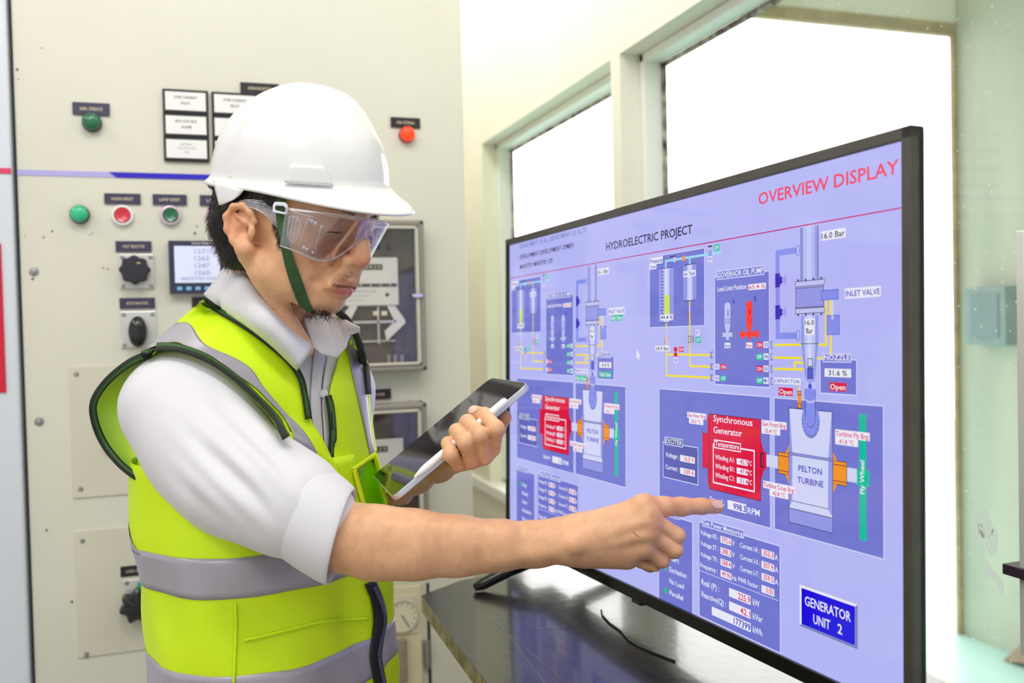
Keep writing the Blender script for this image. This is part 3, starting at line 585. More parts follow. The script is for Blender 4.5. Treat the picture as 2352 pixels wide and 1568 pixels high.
    CI(865.5+o, 249, 8, STEEL, 6, 9); CI(865.5+o, 247, 3.2, BLU, 7)
    LB(d['bar1']+' Bar', 883.5+o, 76, 921+o, 86.3, INK, WH); LB('INLET VALVE', 919.6+o, 141, 969.7+o, 152, NAVY, WH, fh=.55)
    if not run: LB('Fully Close', 927+o, 152.3, 964+o, 161.5, WH, GRN)
    FR('NOZZLE', 880.7+o, 216, 936.6+o, 254.6, 885.8+o, 209.8, 928.4+o, 219.9, PAN); LB(d['noz'], 888.5+o, 226.5, 928.3+o, 235.6, INK, WH, 5, 6); LB('Open' if run else 'Fully Close', (896 if run else 889)+o, 241.5, (921.3 if run else 928)+o, 250.8, WH, RED if run else GRN)
    LB('DEFLECTOR', 804.6+o, 239, 849.8+o, 246, NAVY, WH, fh=.55); LB('Open' if run else 'Fully Close', (812 if run else 805)+o, 250.3, (836.9 if run else 844)+o, 259.5, WH, RED if run else GRN)
    # generator and turbine panels
    R(551+o, 261.7, 797+o, 419, PAN, 1); O(551+o, 261.7, 797+o, 419, 1.3, LAV, 2); R(803+o, 262.3, 973+o, 418.4, PAN, 1); O(803+o, 262.3, 973+o, 418.4, 1.3, LAV, 2)
    R(658+o, 316.2, 672+o, 362.5, RED, 3); O(658+o, 316.2, 672+o, 362.5, .6, INK, 3); R(669.8+o, 295, 676+o, 383.5, RED, 4); R(673.5+o, 290, 779+o, 389, RED, 5); O(673.5+o, 290, 779+o, 389, .7, INK, 6)
    PL([(779+o, 315), (784+o, 327), (789.3+o, 329.8), (789.3+o, 348.1), (784+o, 352), (779+o, 364)], RED, 5); R(779+o, 330, 785+o, 348, INK, 6); R(781+o, 332, 784+o, 346, RED, 7)
    T('Synchronous', 683+o, 299.6, 8.4, WH, w=80.5, k=7); T('Generator', 683+o, 314.4, 8.4, WH, w=60, k=7)
    O(681.6+o, 328.4, 767.6+o, 380, 2, WH, 7); R(684.4+o, 322.7, 740.6+o, 334.2, RED, 8); O(684.4+o, 322.7, 740.6+o, 334.2, 1.5, WH, 9); T('Temperature', 687+o, 331, 6.6, WH, w=50, k=9)
    for k, (nm, vl) in enumerate(zip(('Winding A1:', 'Winding B1:', 'Winding C1:'), d['w'])):
        vv = 342+k*11.7; T(nm, 687+o, vv+6.2, 6.2, WH, w=41, k=9); R(732+o, vv, 754.3+o, vv+7.6, WH, 8); T(vl, 739+o, vv+6.4, 5.6, PINK, w=15, k=9); T('°C', 755+o, vv+6.4, 5.8, WH, w=7.6, k=9)
    T('Speed :', 674.6+o, 404.5, 6.6, WH, w=33, k=7); R(712.8+o, 397.1, 750.7+o, 408.6, WH, 6); T(d['rpm'], 749.6+o, 407, 7.6, NAVY, w=24 if run else 10, al='R', k=7) if 0 else T(d['rpm'], (725 if run else 739)+o, 407, 7.8, NAVY, w=25 if run else 11, k=7); T('RPM', 753.6+o, 407.4, 7.6, WH, w=23, k=7)
    for (t1, t2, a, v, b, v2, c_, e_) in (('Gen Rear Brg:', d['t'][0], 623, 290.9, 667.4, 298.9, 627.2, 660.7), ('Gen Front Brg:', d['t'][1], 781, 290.5, 826.2, 299.2, 781, 814.8), ('Turbine Fly Brg:', d['t'][2], 904.7, 291.7, 954.3, 300.4, 904.7, 938), ('Turbine Coup Brg:', d['t'][3], 783.5, 363, 840, 371.8, 795.4, 829)):
        LB(t1, a+o, v, b+o, v2, PINK, WH, 9, .8, .6); LB(t2+' °C', c_+o, v2, e_+o, v2+7.6, PINK, WH, 9, 6)
    R(789.5+o, 331.3, 811+o, 345.6, LAV, 4); R(921.8+o, 331, 936+o, 345.7, LAV, 4)
    for a, b, fl, s_ in ((810.6, 829.5, 829.7, 1), (901, 921.6, 901, -1)):
        R(a+o, 325.6, b+o, 351.4, ORA, 5); O(a+o, 325.6, b+o, 351.4, .7, INK, 6); PL([(fl+o, 316.5), (fl+o, 361), (fl-6*s_+o, 351), (fl-6*s_+o, 326)], ORA, 6); R(a+o, 329.6, b+o, 330.4, INK, 7); R(a+o, 347, b+o, 347.8, INK, 7)
    PL([(829.6+o, 273.3), (900.6+o, 273), (900.6+o, 405), (829.3+o, 405.3)], STEEL2, 3); PL([(831+o, 274), (899+o, 274), (893.9+o, 324.7), (893+o, 379.5), (835+o, 379.6), (835.6+o, 324.4)], LAV, 4); PL([(829.4+o, 388.4), (835+o, 379.8), (892.8+o, 379.5), (900.2+o, 388.2)], LAV, 4)
    R(829.4+o, 388.2, 900.4+o, 389, INK, 5); R(834.7+o, 379.3, 893+o, 380, INK, 5); O(829.3+o, 273, 900.6+o, 405.3, .7, INK, 5); R(829.2+o, 324.4, 902.3+o, 327.2, STEEL2, 6); O(829.2+o, 324.2, 902.3+o, 327.4, .6, INK, 7)
    T('PELTON', 845.8+o, 344, 6.8, NAVY, w=38); T('TURBINE', 844.1+o, 357.4, 6.8, NAVY, w=42)
    R(844.7+o, 253, 851+o, 273, ORA, 6); O(844.7+o, 253, 851+o, 258, .7, INK, 7); O(844.7+o, 267, 851+o, 273, .7, INK, 7); R(846.4+o, 247, 848.4+o, 253, YEL, 5)
    CI(866+o, 285.5, 14.6, PIPE, 6, 19); CI(866+o, 285.5, 14.6, INK, 5, 19.6)
    for k in range(13):
        w = math.radians(180+15*k); u, v = 866+12.8*math.cos(w), 285.5-17*math.sin(w); CI(u+o, v, .8, INK, 8, n=6)
    R(858+o, 250, 874+o, 282, PIPE, 7); CI(866+o, 281, 8, PIPE, 7, 11.5); CI(866+o, 281, 8.4, INK, 6, 12.2); R(857.6+o, 250, 858.4+o, 281, INK, 8); R(873.6+o, 250, 874.4+o, 281, INK, 8); CI(866+o, 262, 8, STEEL, 8, 4); CI(866+o, 260, 8, PIPE, 9, 3.6)
    R(939.5+o, 273, 949+o, 404.5, GRN, 4); R(935.4+o, 331, 953.3+o, 347.6, GRN, 4); TV('Fly Wheel', 946.4+o, 356, 6, WH, 35)
    FR('EXCITER', 561.4+o, 337, 648+o, 388, 566+o, 329.6, 612.2+o, 341, DK)
    for nm, vl, vv in (('Voltage :', d['exc'][0], 351.4), ('Current :', d['exc'][1], 368.8)): T(nm, 568.5+o, vv+6.4, 6.6, WH, w=34); R(605.2+o, vv, 640.7+o, vv+8.6, WH, 5); T(vl, 615+o, vv+7, 6.2, PINK, w=24)
    # lower panels
    R(549+o, 438.8, 635+o, 562.4, PAN, 1); R(549+o, 438.8, 635+o, 440.2, LAV, 2); R(549+o, 438.8, 550.3+o, 562.4, LAV, 2); R(633.6+o, 438.8, 635.2+o, 562.4, LAV, 2); R(556+o, 431, 603.3+o, 442, PAN, 3); O(556+o, 431, 603.3+o, 442, 1.3, LAV, 4); T('STATUS', 559+o, 439.4, 6.4, WH, w=41)
    for k, nm in enumerate(('Stop', 'Ready', 'Start', 'Excitation', 'No Load', 'Parallel')):
        vv = 466+16.3*k; T(nm, 578+o, vv+3.4, 7, WH, w=(21, 28, 24, 42, 36, 34)[k])
        if k in d['on']: CI(568+o, vv, 4, GR2, 4)
    FR('Gen Power Monitoring', 649+o, 435.4, 814+o, 561.8, 657.2+o, 429.8, 746+o, 440.4, PAN, w=1.4)
    for k, (a, vl, un, b, vl2, u2) in enumerate(d['pw']):
        vv = 445.5+14.5*k; T(a, 653.2+o, vv+6.4, 6, WH, w=40 if k < 3 else 38); R(697.6+o, vv, 720.3+o, vv+8.8, WH, 5); T(vl, 700.6+o, vv+7.2, 6.4, PINK, w=18.6); T(un, 722+o, vv+7.4, 6, WH, w=5.4 if k < 3 else 9)
        T(b, (738 if k < 3 else 734.5)+o, vv+6.6, 6, WH, w=38.6 if k < 3 else 42); R(779.7+o, vv, 803+o, vv+8.8, WH, 5); T(vl2, (783 if k < 3 else 788)+o, vv+7.2, 6.4, PINK, w=18.6 if k < 3 else 13)
        if u2: T(u2, 804.2+o, vv+8, 6.2, WH, w=6)
    for k in range(40): R(650.5+k*4+o, 500, 653+k*4+o, 501.3, LAV, 3)
    T('Real (P) :', 655.5+o, 518, 7.4, WH, w=39); T('Reactive(Q) :', 655.5+o, 534, 7.4, WH, w=54)
    for a, v, vl, tu, tw, un in ((715.4, 508, d['p'][0], 734, 24, 'kW'), (715.4, 525, d['p'][1], 738.5, 19.5, 'kVar'), (678.3, 541.3, d['p'][2], 725, 33, 'kWh')): R(a+o, v, 758.8+o, v+11, WH, 5); T(vl, tu+o, v+9.4, 8, PINK if un != 'kWh' else NAVY, w=tw); T(un, 763+o, v+9.4, 7.6, WH, w=(13, 18.5, 17.5)[('kW', 'kVar', 'kWh').index(un)])
    R(847+o, 472.7, 936.2+o, 519.5, WH, 2); PL([(936.2+o, 472.7), (936.2+o, 519.5), (847+o, 519.5), (849.6+o, 517), (932.8+o, 517), (932.8+o, 475.5)], GRY, 3); R(850.1+o, 475.8, 932.6+o, 516.8, BTN, 4)
    T('GENERATOR', 855.7+o, 493.6, 10.4, WH, w=71); T('UNIT', 869.4+o, 510.6, 10.4, WH, w=26.5); T(d['n'], 907+o, 510.6, 10.4, WH, w=7)
unit(0, dict(run=1, tank='49.4 %', oil='24.9 Bar', load='65.4 %', sw=(1, 0, 1, 0), s2=1, s1=0, bar1='16.0', bar2='16.0', noz='31.6 %', w=('45.7', '47.4', '51.4'), rpm='998.3', t=('30.3', '32.4', '41.8', '42.8'), exc=('16.0 V', '0.89 A'), on=(3, 5),
    pw=(('Voltage RS :', '392.6', 'V', 'Current I-R :', '353.3', 'A'), ('Voltage ST :', '388.3', 'V', 'Current I-S :', '307.9', 'A'), ('Voltage TR :', '388.4', 'V', 'Current I-T :', '359.5', 'A'), ('Frequency :', '49.96', 'Hz', 'PWR Factor :', '0.00', '')), p=('225.9', '42.1', '177399'), n='2'))
unit(-516, dict(run=0, tank='47.8 %', oil='24.9 Bar', load='0.0 %', sw=(0, 0, 0, 0), s2=1, s1=1, bar1='16.1', bar2='16.2', noz='-0.4 %', w=('30.1', '30.2', '30.3'), rpm='1.1', t=('30.2', '30.1', '34.6', '34.1'), exc=('0.0 V', '0.00 A'), on=(0,),
    pw=(('Voltage RS :', '0.0', 'V', 'Current I-R :', '0.0', 'A'), ('Voltage ST :', '0.0', 'V', 'Current I-S :', '0.0', 'A'), ('Voltage TR :', '0.0', 'V', 'Current I-T :', '0.0', 'A'), ('Frequency :', '0.0', 'Hz', 'PWR Factor :', '0.0', '')), p=('0.0', '0.0', '164210'), n='1'))
S_.build('screen', V_, recalc=False)
# ------------------------------------------------------------------ soft shapes: distance fields turned into smooth meshes (camera-aligned metres)
class Field:
    def __init__(s, lo, hi, res):
        s.lo = np.array(lo, float); s.res = res; s.n = np.ceil((np.array(hi)-s.lo)/res).astype(int)+1
        s.D = np.full(s.n, .2, np.float32)
        s.ax = [s.lo[i]+res*np.arange(s.n[i]) for i in range(3)]
    def block(s, blo, bhi):
        a = np.clip(np.floor((np.array(blo)-s.lo)/s.res).astype(int), 0, s.n); b = np.clip(np.ceil((np.array(bhi)-s.lo)/s.res).astype(int)+1, 0, s.n)
        sl = tuple(slice(a[i], b[i]) for i in range(3))
        X = np.meshgrid(*[s.ax[i][sl[i]].astype(np.float32) for i in range(3)], indexing='ij')
        return sl, X
    def put(s, fn, blo, bhi, k, op='add'):
        sl, X = s.block(blo, bhi)
        if 0 in X[0].shape: return
        d = fn(*X).astype(np.float32); D = s.D[sl]
        if op == 'sub':
            d = -d; h = np.maximum(k-np.abs(D-d), 0)/k; s.D[sl] = np.maximum(D, d)+h*h*k*.25
        else:
            h = np.maximum(k-np.abs(D-d), 0)/k; s.D[sl] = np.minimum(D, d)-h*h*k*.25
    def cone(s, a, ra, b, rb, k=.006, op='add'):
        a = np.array(a, np.float32); b = np.array(b, np.float32); ba = b-a; L = float(ba @ ba)+1e-12
        def fn(X, Y, Z):
            px, py, pz = X-a[0], Y-a[1], Z-a[2]; t = np.clip((px*ba[0]+py*ba[1]+pz*ba[2])/L, 0, 1)
            return np.sqrt((px-t*ba[0])**2+(py-t*ba[1])**2+(pz-t*ba[2])**2)-(ra+(rb-ra)*t)
        m = max(ra, rb)+k+.02; s.put(fn, np.minimum(a, b)-m, np.maximum(a, b)+m, k, op)
    def ell(s, c, r, axes=None, k=.008, op='add'):
        c = np.array(c, np.float32); A = np.array(axes if axes is not None else np.eye(3), np.float32); r = np.array(r, np.float32)
        def fn(X, Y, Z):
            q = [X-c[0], Y-c[1], Z-c[2]]; u = [(q[0]*A[i][0]+q[1]*A[i][1]+q[2]*A[i][2]) for i in range(3)]
            k0 = np.sqrt(sum((u[i]/r[i])**2 for i in range(3))); k1 = np.sqrt(sum((u[i]/r[i]**2)**2 for i in range(3)))+1e-6
            return k0*(k0-1)/k1
        m = float(r.max())+k+.02; s.put(fn, c-m, c+m, k, op)
    def merge(s, o, k):
        h = np.maximum(k-np.abs(s.D-o.D), 0)/k; s.D = np.minimum(s.D, o.D)-h*h*k*.25
    def sibling(s):
        o = Field.__new__(Field); o.lo, o.res, o.n, o.ax = s.lo, s.res, s.n, s.ax; o.D = np.full(s.n, .2, np.float32); return o
    def mesh(s):
        D = s.D; n = np.array(D.shape)-1; S = D < 0
        cnt = np.zeros(n, np.int8)
        cr = [(i, j, k) for i in (0, 1) for j in (0, 1) for k in (0, 1)]
        for i, j, k in cr: cnt += S[i:n[0]+i, j:n[1]+j, k:n[2]+k]
        act = np.argwhere((cnt > 0) & (cnt < 8)); idx = np.full(n, -1, np.int64); idx[tuple(act.T)] = np.arange(len(act))
        val = {c: D[act[:, 0]+c[0], act[:, 1]+c[1], act[:, 2]+c[2]] for c in cr}
        pos = np.zeros((len(act), 3)); num = np.zeros(len(act))
        for a in cr:
            for x in range(3):
                if a[x]: continue
                b = list(a); b[x] = 1; b = tuple(b); da, db = val[a], val[b]; m = (da < 0) != (db < 0)
                t = np.where(m, da/np.where(m, da-db, 1), 0); p = np.array(a, float)[None]+np.eye(3)[x][None]*t[:, None]
                pos += np.where(m[:, None], p, 0); num += m
        V = s.lo+(act+pos/num[:, None])*s.res
        Q = []
        for x in range(3):
            y, z = (x+1) % 3, (x+2) % 3
            sl0 = [slice(None)]*3; sl1 = [slice(None)]*3; sl0[x] = slice(0, -1); sl1[x] = slice(1, None)
            a, b = S[tuple(sl0)], S[tuple(sl1)]; e = np.argwhere(a != b); ok = (e[:, y] > 0) & (e[:, z] > 0) & (e[:, y] < D.shape[y]-1) & (e[:, z] < D.shape[z]-1); e = e[ok]
            fl = a[tuple(e.T)]
            def at(dy, dz): q = e.copy(); q[:, y] += dy; q[:, z] += dz; return idx[tuple(q.T)]
            q = np.stack([at(-1, -1), at(0, -1), at(0, 0), at(-1, 0)], 1); q[~fl] = q[~fl][:, ::-1]; Q.append(q)
        return V, np.concatenate(Q)
CR = np.array([list(rt), list(up), list(fw)])                        # rows: camera axes in world
def c2w(V): return np.array(EYE)+np.asarray(V) @ CR
def w2px(V):
    q = (np.asarray(V)-np.array(EYE)) @ CR.T; return CX+F*q[:, 0]/q[:, 2], CY-F*q[:, 1]/q[:, 2], q[:, 2]
def soft_obj(name, parts, mats, parent, attr=None, faces_mat=None, smooth=True):
    """one mesh from (vertices, quads) pieces in world space"""
    off = 0; VV = []; QQ = []
    for V, Q in parts: VV.append(V); QQ.append(Q+off); off += len(V)
    V = np.concatenate(VV); Q = np.concatenate(QQ); o_ = np.array(parent_loc(parent))
    me = bpy.data.meshes.new(name); me.vertices.add(len(V)); me.vertices.foreach_set('co', (V-o_).ravel())
    me.loops.add(Q.size); me.loops.foreach_set('vertex_index', Q.ravel().astype(np.int32)); me.polygons.add(len(Q))
    me.polygons.foreach_set('loop_start', np.arange(0, Q.size, 4, dtype=np.int32)); me.polygons.foreach_set('loop_total', np.full(len(Q), 4, np.int32))
    me.update(calc_edges=True); me.validate()
    for m in mats: me.materials.append(m)
    if attr is not None:
        at = me.color_attributes.new('tone', 'FLOAT_COLOR', 'POINT'); at.data.foreach_set('color', attr(V).astype(np.float32).ravel())
    me.shade_smooth(); o = bpy.data.objects.new(name, me); COL.objects.link(o); o.parent = parent; return o
def bvh_of(V, Q): return BVHTree.FromPolygons([Vector(v) for v in V], [tuple(int(i) for i in q) for q in Q])
def relax(V, Q, n=2, f=.5):
    E = np.concatenate([Q[:, [i, (i+1) % 4]] for i in range(4)]); V = V.copy()
    for _ in range(n):
        s = np.zeros_like(V); c = np.zeros(len(V))
        np.add.at(s, E[:, 0], V[E[:, 1]]); np.add.at(c, E[:, 0], 1); np.add.at(s, E[:, 1], V[E[:, 0]]); np.add.at(c, E[:, 1], 1)
        V += f*(s/np.maximum(c, 1)[:, None]-V)
    return V
def catmull(pts, n):
    """smooth resampling of a polyline to n points (any dimension)"""
    P_ = np.array(pts, float); m = len(P_)
    if m == 2: return P_[0]+(P_[1]-P_[0])*np.linspace(0, 1, n)[:, None]
    L = np.concatenate([[0], np.cumsum(np.maximum(np.linalg.norm(np.diff(P_, axis=0), axis=1), 1e-6))]); out = []
    Q = np.vstack([2*P_[0]-P_[1], P_, 2*P_[-1]-P_[-2]])
    for t in np.linspace(0, L[-1], n):
        i = min(np.searchsorted(L, t, 'right')-1, m-2); u = (t-L[i])/(L[i+1]-L[i]); a, b, c, d = Q[i], Q[i+1], Q[i+2], Q[i+3]
        out.append(.5*((2*b)+(c-a)*u+(2*a-5*b+4*c-d)*u*u+(3*b-a-3*c+d)*u**3))
    return np.array(out)
def drape(tree, px, py, off, guess=None):
    """point of a surface seen at a photo position, lifted by off along its normal; returns None off the surface"""
    d = ray(px, py).normalized(); trees = tree if isinstance(tree, list) else [tree]; h = trees[0].ray_cast(EYE, d)
    if h[0] is None and len(trees) > 1:
        h = trees[1].ray_cast(EYE, d)
        if h[0] is not None: off *= .25
    tree = trees[-1]
    if h[0] is None:
        if guess is None: return None
        q = P(px, py, guess); n = tree.find_nearest(q); nn = n[1] if n[1].dot(d) < 0 else -n[1]
        q = P(px, py, (n[0]-EYE).dot(fw)); return q+(-d)*off*.3
    nn = h[1] if h[1].dot(d) < 0 else -h[1]
    nn = (nn*.5-d*.5).normalized()
    return h[0]+nn*off
def drape_grid(tree, curves, n, m, off, guess=1.1, bulge=0, sm=2):
    """lay a sheet over a surface between guide curves given as photo polylines"""
    C_s = [catmull(c, n) for c in curves]; rows = []
    for i in range(n):
        pr = catmull([c[i] for c in C_s], m); row = []
        for j in range(m):
            q = drape(tree, pr[j][0], pr[j][1], off+bulge*math.sin(math.pi*j/(m-1)), guess); row.append(q)
        rows.append(row)
    dep = np.array([[(q-EYE).dot(fw) for q in r] for r in rows])
    for _ in range(sm):
        d2 = dep.copy(); d2[1:-1] = (dep[:-2]+2*dep[1:-1]+dep[2:])/4; d2[:, 1:-1] = (d2[:, :-2]+2*d2[:, 1:-1]+d2[:, 2:])/4; dep = np.minimum(d2, dep+.001)
    return [[EYE+(rows[i][j]-EYE)*(dep[i][j]/(rows[i][j]-EYE).dot(fw)) for j in range(m)] for i in range(n)]
def patch(curves, n, m):
    """sheet through guide curves of (px,py,depth)"""
    C_s = [catmull(c, n) for c in curves]
    return [[P(*q) for q in catmull([c[i] for c in C_s], m)] for i in range(n)]

# ------------------------------------------------------------------ the man
PERSON = thing('person', onZ(0, 0, 0)*0+Vector((P(600, 1500, 1.167).x, P(600, 1500, 1.167).y, 0)), 'man in white hard hat, goggles and yellow safety vest pointing at the television', 'person')
skin = bpy.data.materials.new('skin'); skin.use_nodes = True
def build_skin():
    nt = skin.node_tree; N = nt.nodes; L = nt.links; b = N['Principled BSDF']
    a = N.new('ShaderNodeVertexColor'); a.layer_name = 'tone'
    tc = N.new('ShaderNodeTexCoord'); n = N.new('ShaderNodeTexNoise'); n.inputs['Scale'].default_value = 90; n.inputs['Detail'].default_value = 5; L.new(tc.outputs['Object'], n.inputs['Vector'])
    r = N.new('ShaderNodeValToRGB'); r.color_ramp.elements[0].position = .3; r.color_ramp.elements[1].position = .75; r.color_ramp.elements[0].color = (.88, .84, .82, 1); r.color_ramp.elements[1].color = (1.04, 1.03, 1.0, 1); L.new(n.outputs[0], r.inputs[0])
    mx = N.new('ShaderNodeMix'); mx.data_type = 'RGBA'; mx.blend_type = 'MULTIPLY'; mx.inputs[0].default_value = 1; L.new(a.outputs[0], mx.inputs[6]); L.new(r.outputs[0], mx.inputs[7]); L.new(mx.outputs[2], b.inputs['Base Color'])
    b.inputs['Roughness'].default_value = .45; b.inputs['Specular IOR Level'].default_value = .4; b.inputs['Subsurface Weight'].default_value = .12; b.inputs['Subsurface Radius'].default_value = (1, .35, .2); b.inputs['Subsurface Scale'].default_value = .006
    n2 = N.new('ShaderNodeTexNoise'); n2.inputs['Scale'].default_value = 420; n2.inputs['Detail'].default_value = 3; L.new(tc.outputs['Object'], n2.inputs['Vector'])
    bp = N.new('ShaderNodeBump'); bp.inputs['Strength'].default_value = .12; bp.inputs['Distance'].default_value = .002; L.new(n2.outputs[0], bp.inputs['Height']); L.new(bp.outputs[0], b.inputs['Normal'])
build_skin()
SK = np.array(lin((237, 186, 147)))
# ---- head frame: x forward, y to his left, z up (mm)
yw, pt = math.radians(25), math.radians(11)
f0 = np.array([math.cos(yw), 0, -math.sin(yw)]); U0 = np.array([0, 1., 0]); Fd = f0*math.cos(pt)-U0*math.sin(pt); Ud = U0*math.cos(pt)+f0*math.sin(pt); Ld = np.array([math.sin(yw), 0, math.cos(yw)])
HM = pc(637, 535, 1.10)+Fd*.022
def h(a, b, c): return HM+(Fd*a+Ld*b+Ud*c)/1000
HA = np.array([Fd, Ld, Ud])
def build_head():
    f = Field(HM-np.array([.15, .20, .14]), HM+np.array([.15, .15, .14]), .0015)
    def E(a, b, c, r, k=.012, op='add', A=HA): f.ell(h(a, b, c), np.array(r)/1000, A, k, op)
    def Cn(p, ra, q, rb, k=.01, op='add'): f.cone(h(*p), ra/1000, h(*q), rb/1000, k, op)
    E(-8, 0, 45, (95, 75, 82)); E(40, 0, 42, (54, 62, 52), .02); E(38, 0, -10, (46, 60, 52), .02)
    for s in (-1, 1):
        Cn((18, s*50, -46), 15, (58, s*20, -68), 13, .022); E(54, s*42, -9, (24, 18, 17), .02)
        Cn((84, s*6, 34), 8, (72, s*44, 32), 8, .014); E(38, s*42, -36, (26, 14, 26), .02)
    E(64, 0, -36, (30, 30, 30), .02); E(64, 0, -69, (16, 18, 14), .016)
    for s in (-1, 1): E(95, s*32, 15, (15, 18, 11), .012, 'sub')
    Cn((88, 0, 26), 8, (101, 0, 2), 8.5, .014); Cn((99, 0, 2), 8, (102, 0, -11), 10, .01); E(101, 0, -12, (11, 10.5, 9.5), .008)
    for s in (-1, 1):
        E(89.5, s*13.5, -17, (12.5, 8, 8.5), .002); E(75.5, s*18, -17, (3, 4, 8), .004, 'sub'); E(96, s*6.5, -23.5, (7, 3, 4), .003, 'sub')
        E(74, s*32, 14, (17, 17, 14), .006)
    E(90, 0, -31, (10, 18, 11), .01)
    for s in (-1, 1):
        Cn((82, s*25, -48), 2.5, (94, s*5, -39.5), 5, .006); Cn((82, s*25, -49), 2.5, (85.5, s*6, -53), 5.4, .006)
    Cn((93.5, -5, -40), 5.2, (93.5, 5, -40), 5.2, .006); Cn((85, -6, -53), 5.4, (85, 6, -53), 5.4, .006)
    for s in (-1, 1):
        Cn((82, s*26, -49), 1.0, (95, s*4, -46), .9, .003, 'sub')
        E(90, s*33, 12.5, (8, 12, .8), .0015, 'sub')                                      # eye slit
        Cn((83, s*17, 25), 2, (78, s*45, 23), 2, .006)
        E(82, s*23, -10, (5, 16, 4), .012, 'sub'); Cn((84, s*21, -22), 1.5, (74, s*33, -45), 1.5, .012, 'sub')
    # ear on the side towards the camera, and its twin
    for s in (-1, 1):
        def e(a, c, o=0): return h(a, s*(74+o), c)
        f.ell(e(-10, 0, 0), np.array((15, 5, 22))/1000, HA, .006)
        rim = [(6, 9, 0), (1, 18, 3), (-9, 24, 6), (-20, 21, 8), (-27, 9, 9), (-24, -5, 8), (-16, -16, 5), (-6, -23, 2), (2, -21, 0)]
        for p, q in zip(rim[:-1], rim[1:]): f.cone(e(*[p[0], p[1], p[2]]), .0038, e(q[0], q[1], q[2]), .0038, .004)
        f.ell(e(-2, -20, 1), np.array((7, 4, 7))/1000, HA, .006)
        f.ell(e(-12, 8, 8), np.array((8, 4.5, 8))/1000, HA, .003, 'sub'); f.ell(e(-6, -4, 8), np.array((8, 8, 9))/1000, HA, .003, 'sub'); f.ell(e(-1, -2, 3), np.array((4, 9, 4.5))/1000, HA, .002, 'sub')
        f.cone(e(-20, 9, 5), .0026, e(-14, -11, 4), .0034, .003); f.ell(e(6, -4, 2), np.array((4, 4, 7))/1000, HA, .005); f.cone(e(-19, 13, 5), .002, e(-4, 6, 3), .0024, .003)
    # neck
    f.cone(pc(640, 560, 1.12), .052, pc(618, 800, 1.18), .060, .02)
    f.cone(pc(572, 590, 1.04), .010, pc(700, 800, 1.09), .011, .02)                      # neck muscle
    V, Q = f.mesh(); return relax(V, Q, 1, .4), Q
hV, hQ = build_head(); hW = c2w(hV); TH = bvh_of(hW, hQ)

# ---- arms and hands
def rc(f, a, ra, b, rb, k): f.cone(pc(*a), ra*a[2]/F, pc(*b), rb*b[2]/F, k)
def chain(f, pts, k):
    for p, q in zip(pts[:-1], pts[1:]): rc(f, p[:3], p[3], q[:3], q[3], k)
v_ = ray(1660, 1164); TVD = ((TL-EYE).dot(en))/v_.dot(en)            # depth of the screen under the finger
def right_arm():
    f = Field(pc(715, 1350, .9)*[1, 1, 0]+[0, 0, .90], pc(1700, 1090, 1.1)*[1, 1, 0]+[0, 0, 1.10], .0012)
    f = Field((-.235, -.30, .90), (.262, -.135, 1.11), .0012)
    chain(f, [(728, 1214, .985, 66), (790, 1232, .985, 76), (860, 1247, .987, 80), (950, 1251, .99, 75), (1050, 1253, 1.0, 65), (1150, 1252, 1.005, 54.5), (1230, 1249, 1.01, 49), (1305, 1245, 1.012, 46)], .012)
    for p, r in (((1320, 1250, .984), 23),): f.ell(pc(*p), (r*p[2]/F, r*.95*p[2]/F, r*.75*p[2]/F), None, .008)
    rc(f, (870, 1215, .975), 40, (1150, 1232, .992), 14, .02); rc(f, (900, 1285, .972), 30, (1110, 1292, .994), 8, .016); rc(f, (1130, 1282, .985), 6, (1300, 1262, .993), 5, .012)
    for x_, y_, d_, r_ in ((1480, 1158, .988, 14), (1494, 1188, .982, 13), (1490, 1222, .983, 13), (1480, 1255, .988, 12)): f.ell(pc(x_, y_, d_+.004), (r_*d_/F, r_*d_/F, r_*.8*d_/F), None, .010)
    rc(f, (1290, 1222, 1.01), 27, (1478, 1161, 1.0), 22, .02); rc(f, (1290, 1240, 1.0), 28, (1495, 1190, .990), 21, .012); rc(f, (1300, 1255, 1.0), 28, (1493, 1222, .990), 20, .012); rc(f, (1310, 1262, 1.005), 30, (1480, 1258, .996), 21, .012)
    rc(f, (1350, 1270, 1.015), 30, (1440, 1280, 1.01), 27, .02); rc(f, (1340, 1215, 1.02), 26, (1460, 1185, 1.03), 22, .02); rc(f, (1380, 1240, 1.02), 32, (1470, 1225, 1.02), 32, .02)
    for a, b in (((1370, 1208, .996), (1470, 1170, .991)), ((1375, 1230, .990), (1482, 1197, .981)), ((1380, 1250, .990), (1478, 1230, .982))): rc(f, a, 3.5, b, 4.5, .007)
    G = f.sibling()
    for fg in ([(1480, 1162, 1.0, 23.5), (1525, 1163, 1.006, 22), (1566, 1163, 1.012, 20.5), (1612, 1162, 1.02, 17.5), (1647, 1163.5, TVD-16.5*TVD/F, 16)],
               [(1493, 1189, .992, 20), (1555, 1230, .998, 18), (1530, 1250, 1.035, 17.5), (1480, 1240, 1.045, 15)],
               [(1490, 1222, .992, 19.5), (1550, 1262, .998, 18), (1518, 1275, 1.033, 16), (1475, 1262, 1.04, 15)],
               [(1482, 1254, .997, 19.5), (1522, 1286, 1.003, 16), (1493, 1298, 1.028, 14), (1462, 1288, 1.03, 13)],
               [(1400, 1200, 1.045, 24), (1460, 1215, 1.055, 19), (1505, 1245, 1.06, 16)],
               [(1470, 1293, 1.02, 12), (1507, 1303, 1.014, 10)]):
        g = f.sibling(); chain(g, fg, .005); G.merge(g, .0016)
    f.merge(G, .006); V, Q = f.mesh(); return relax(V, Q, 1, .4), Q
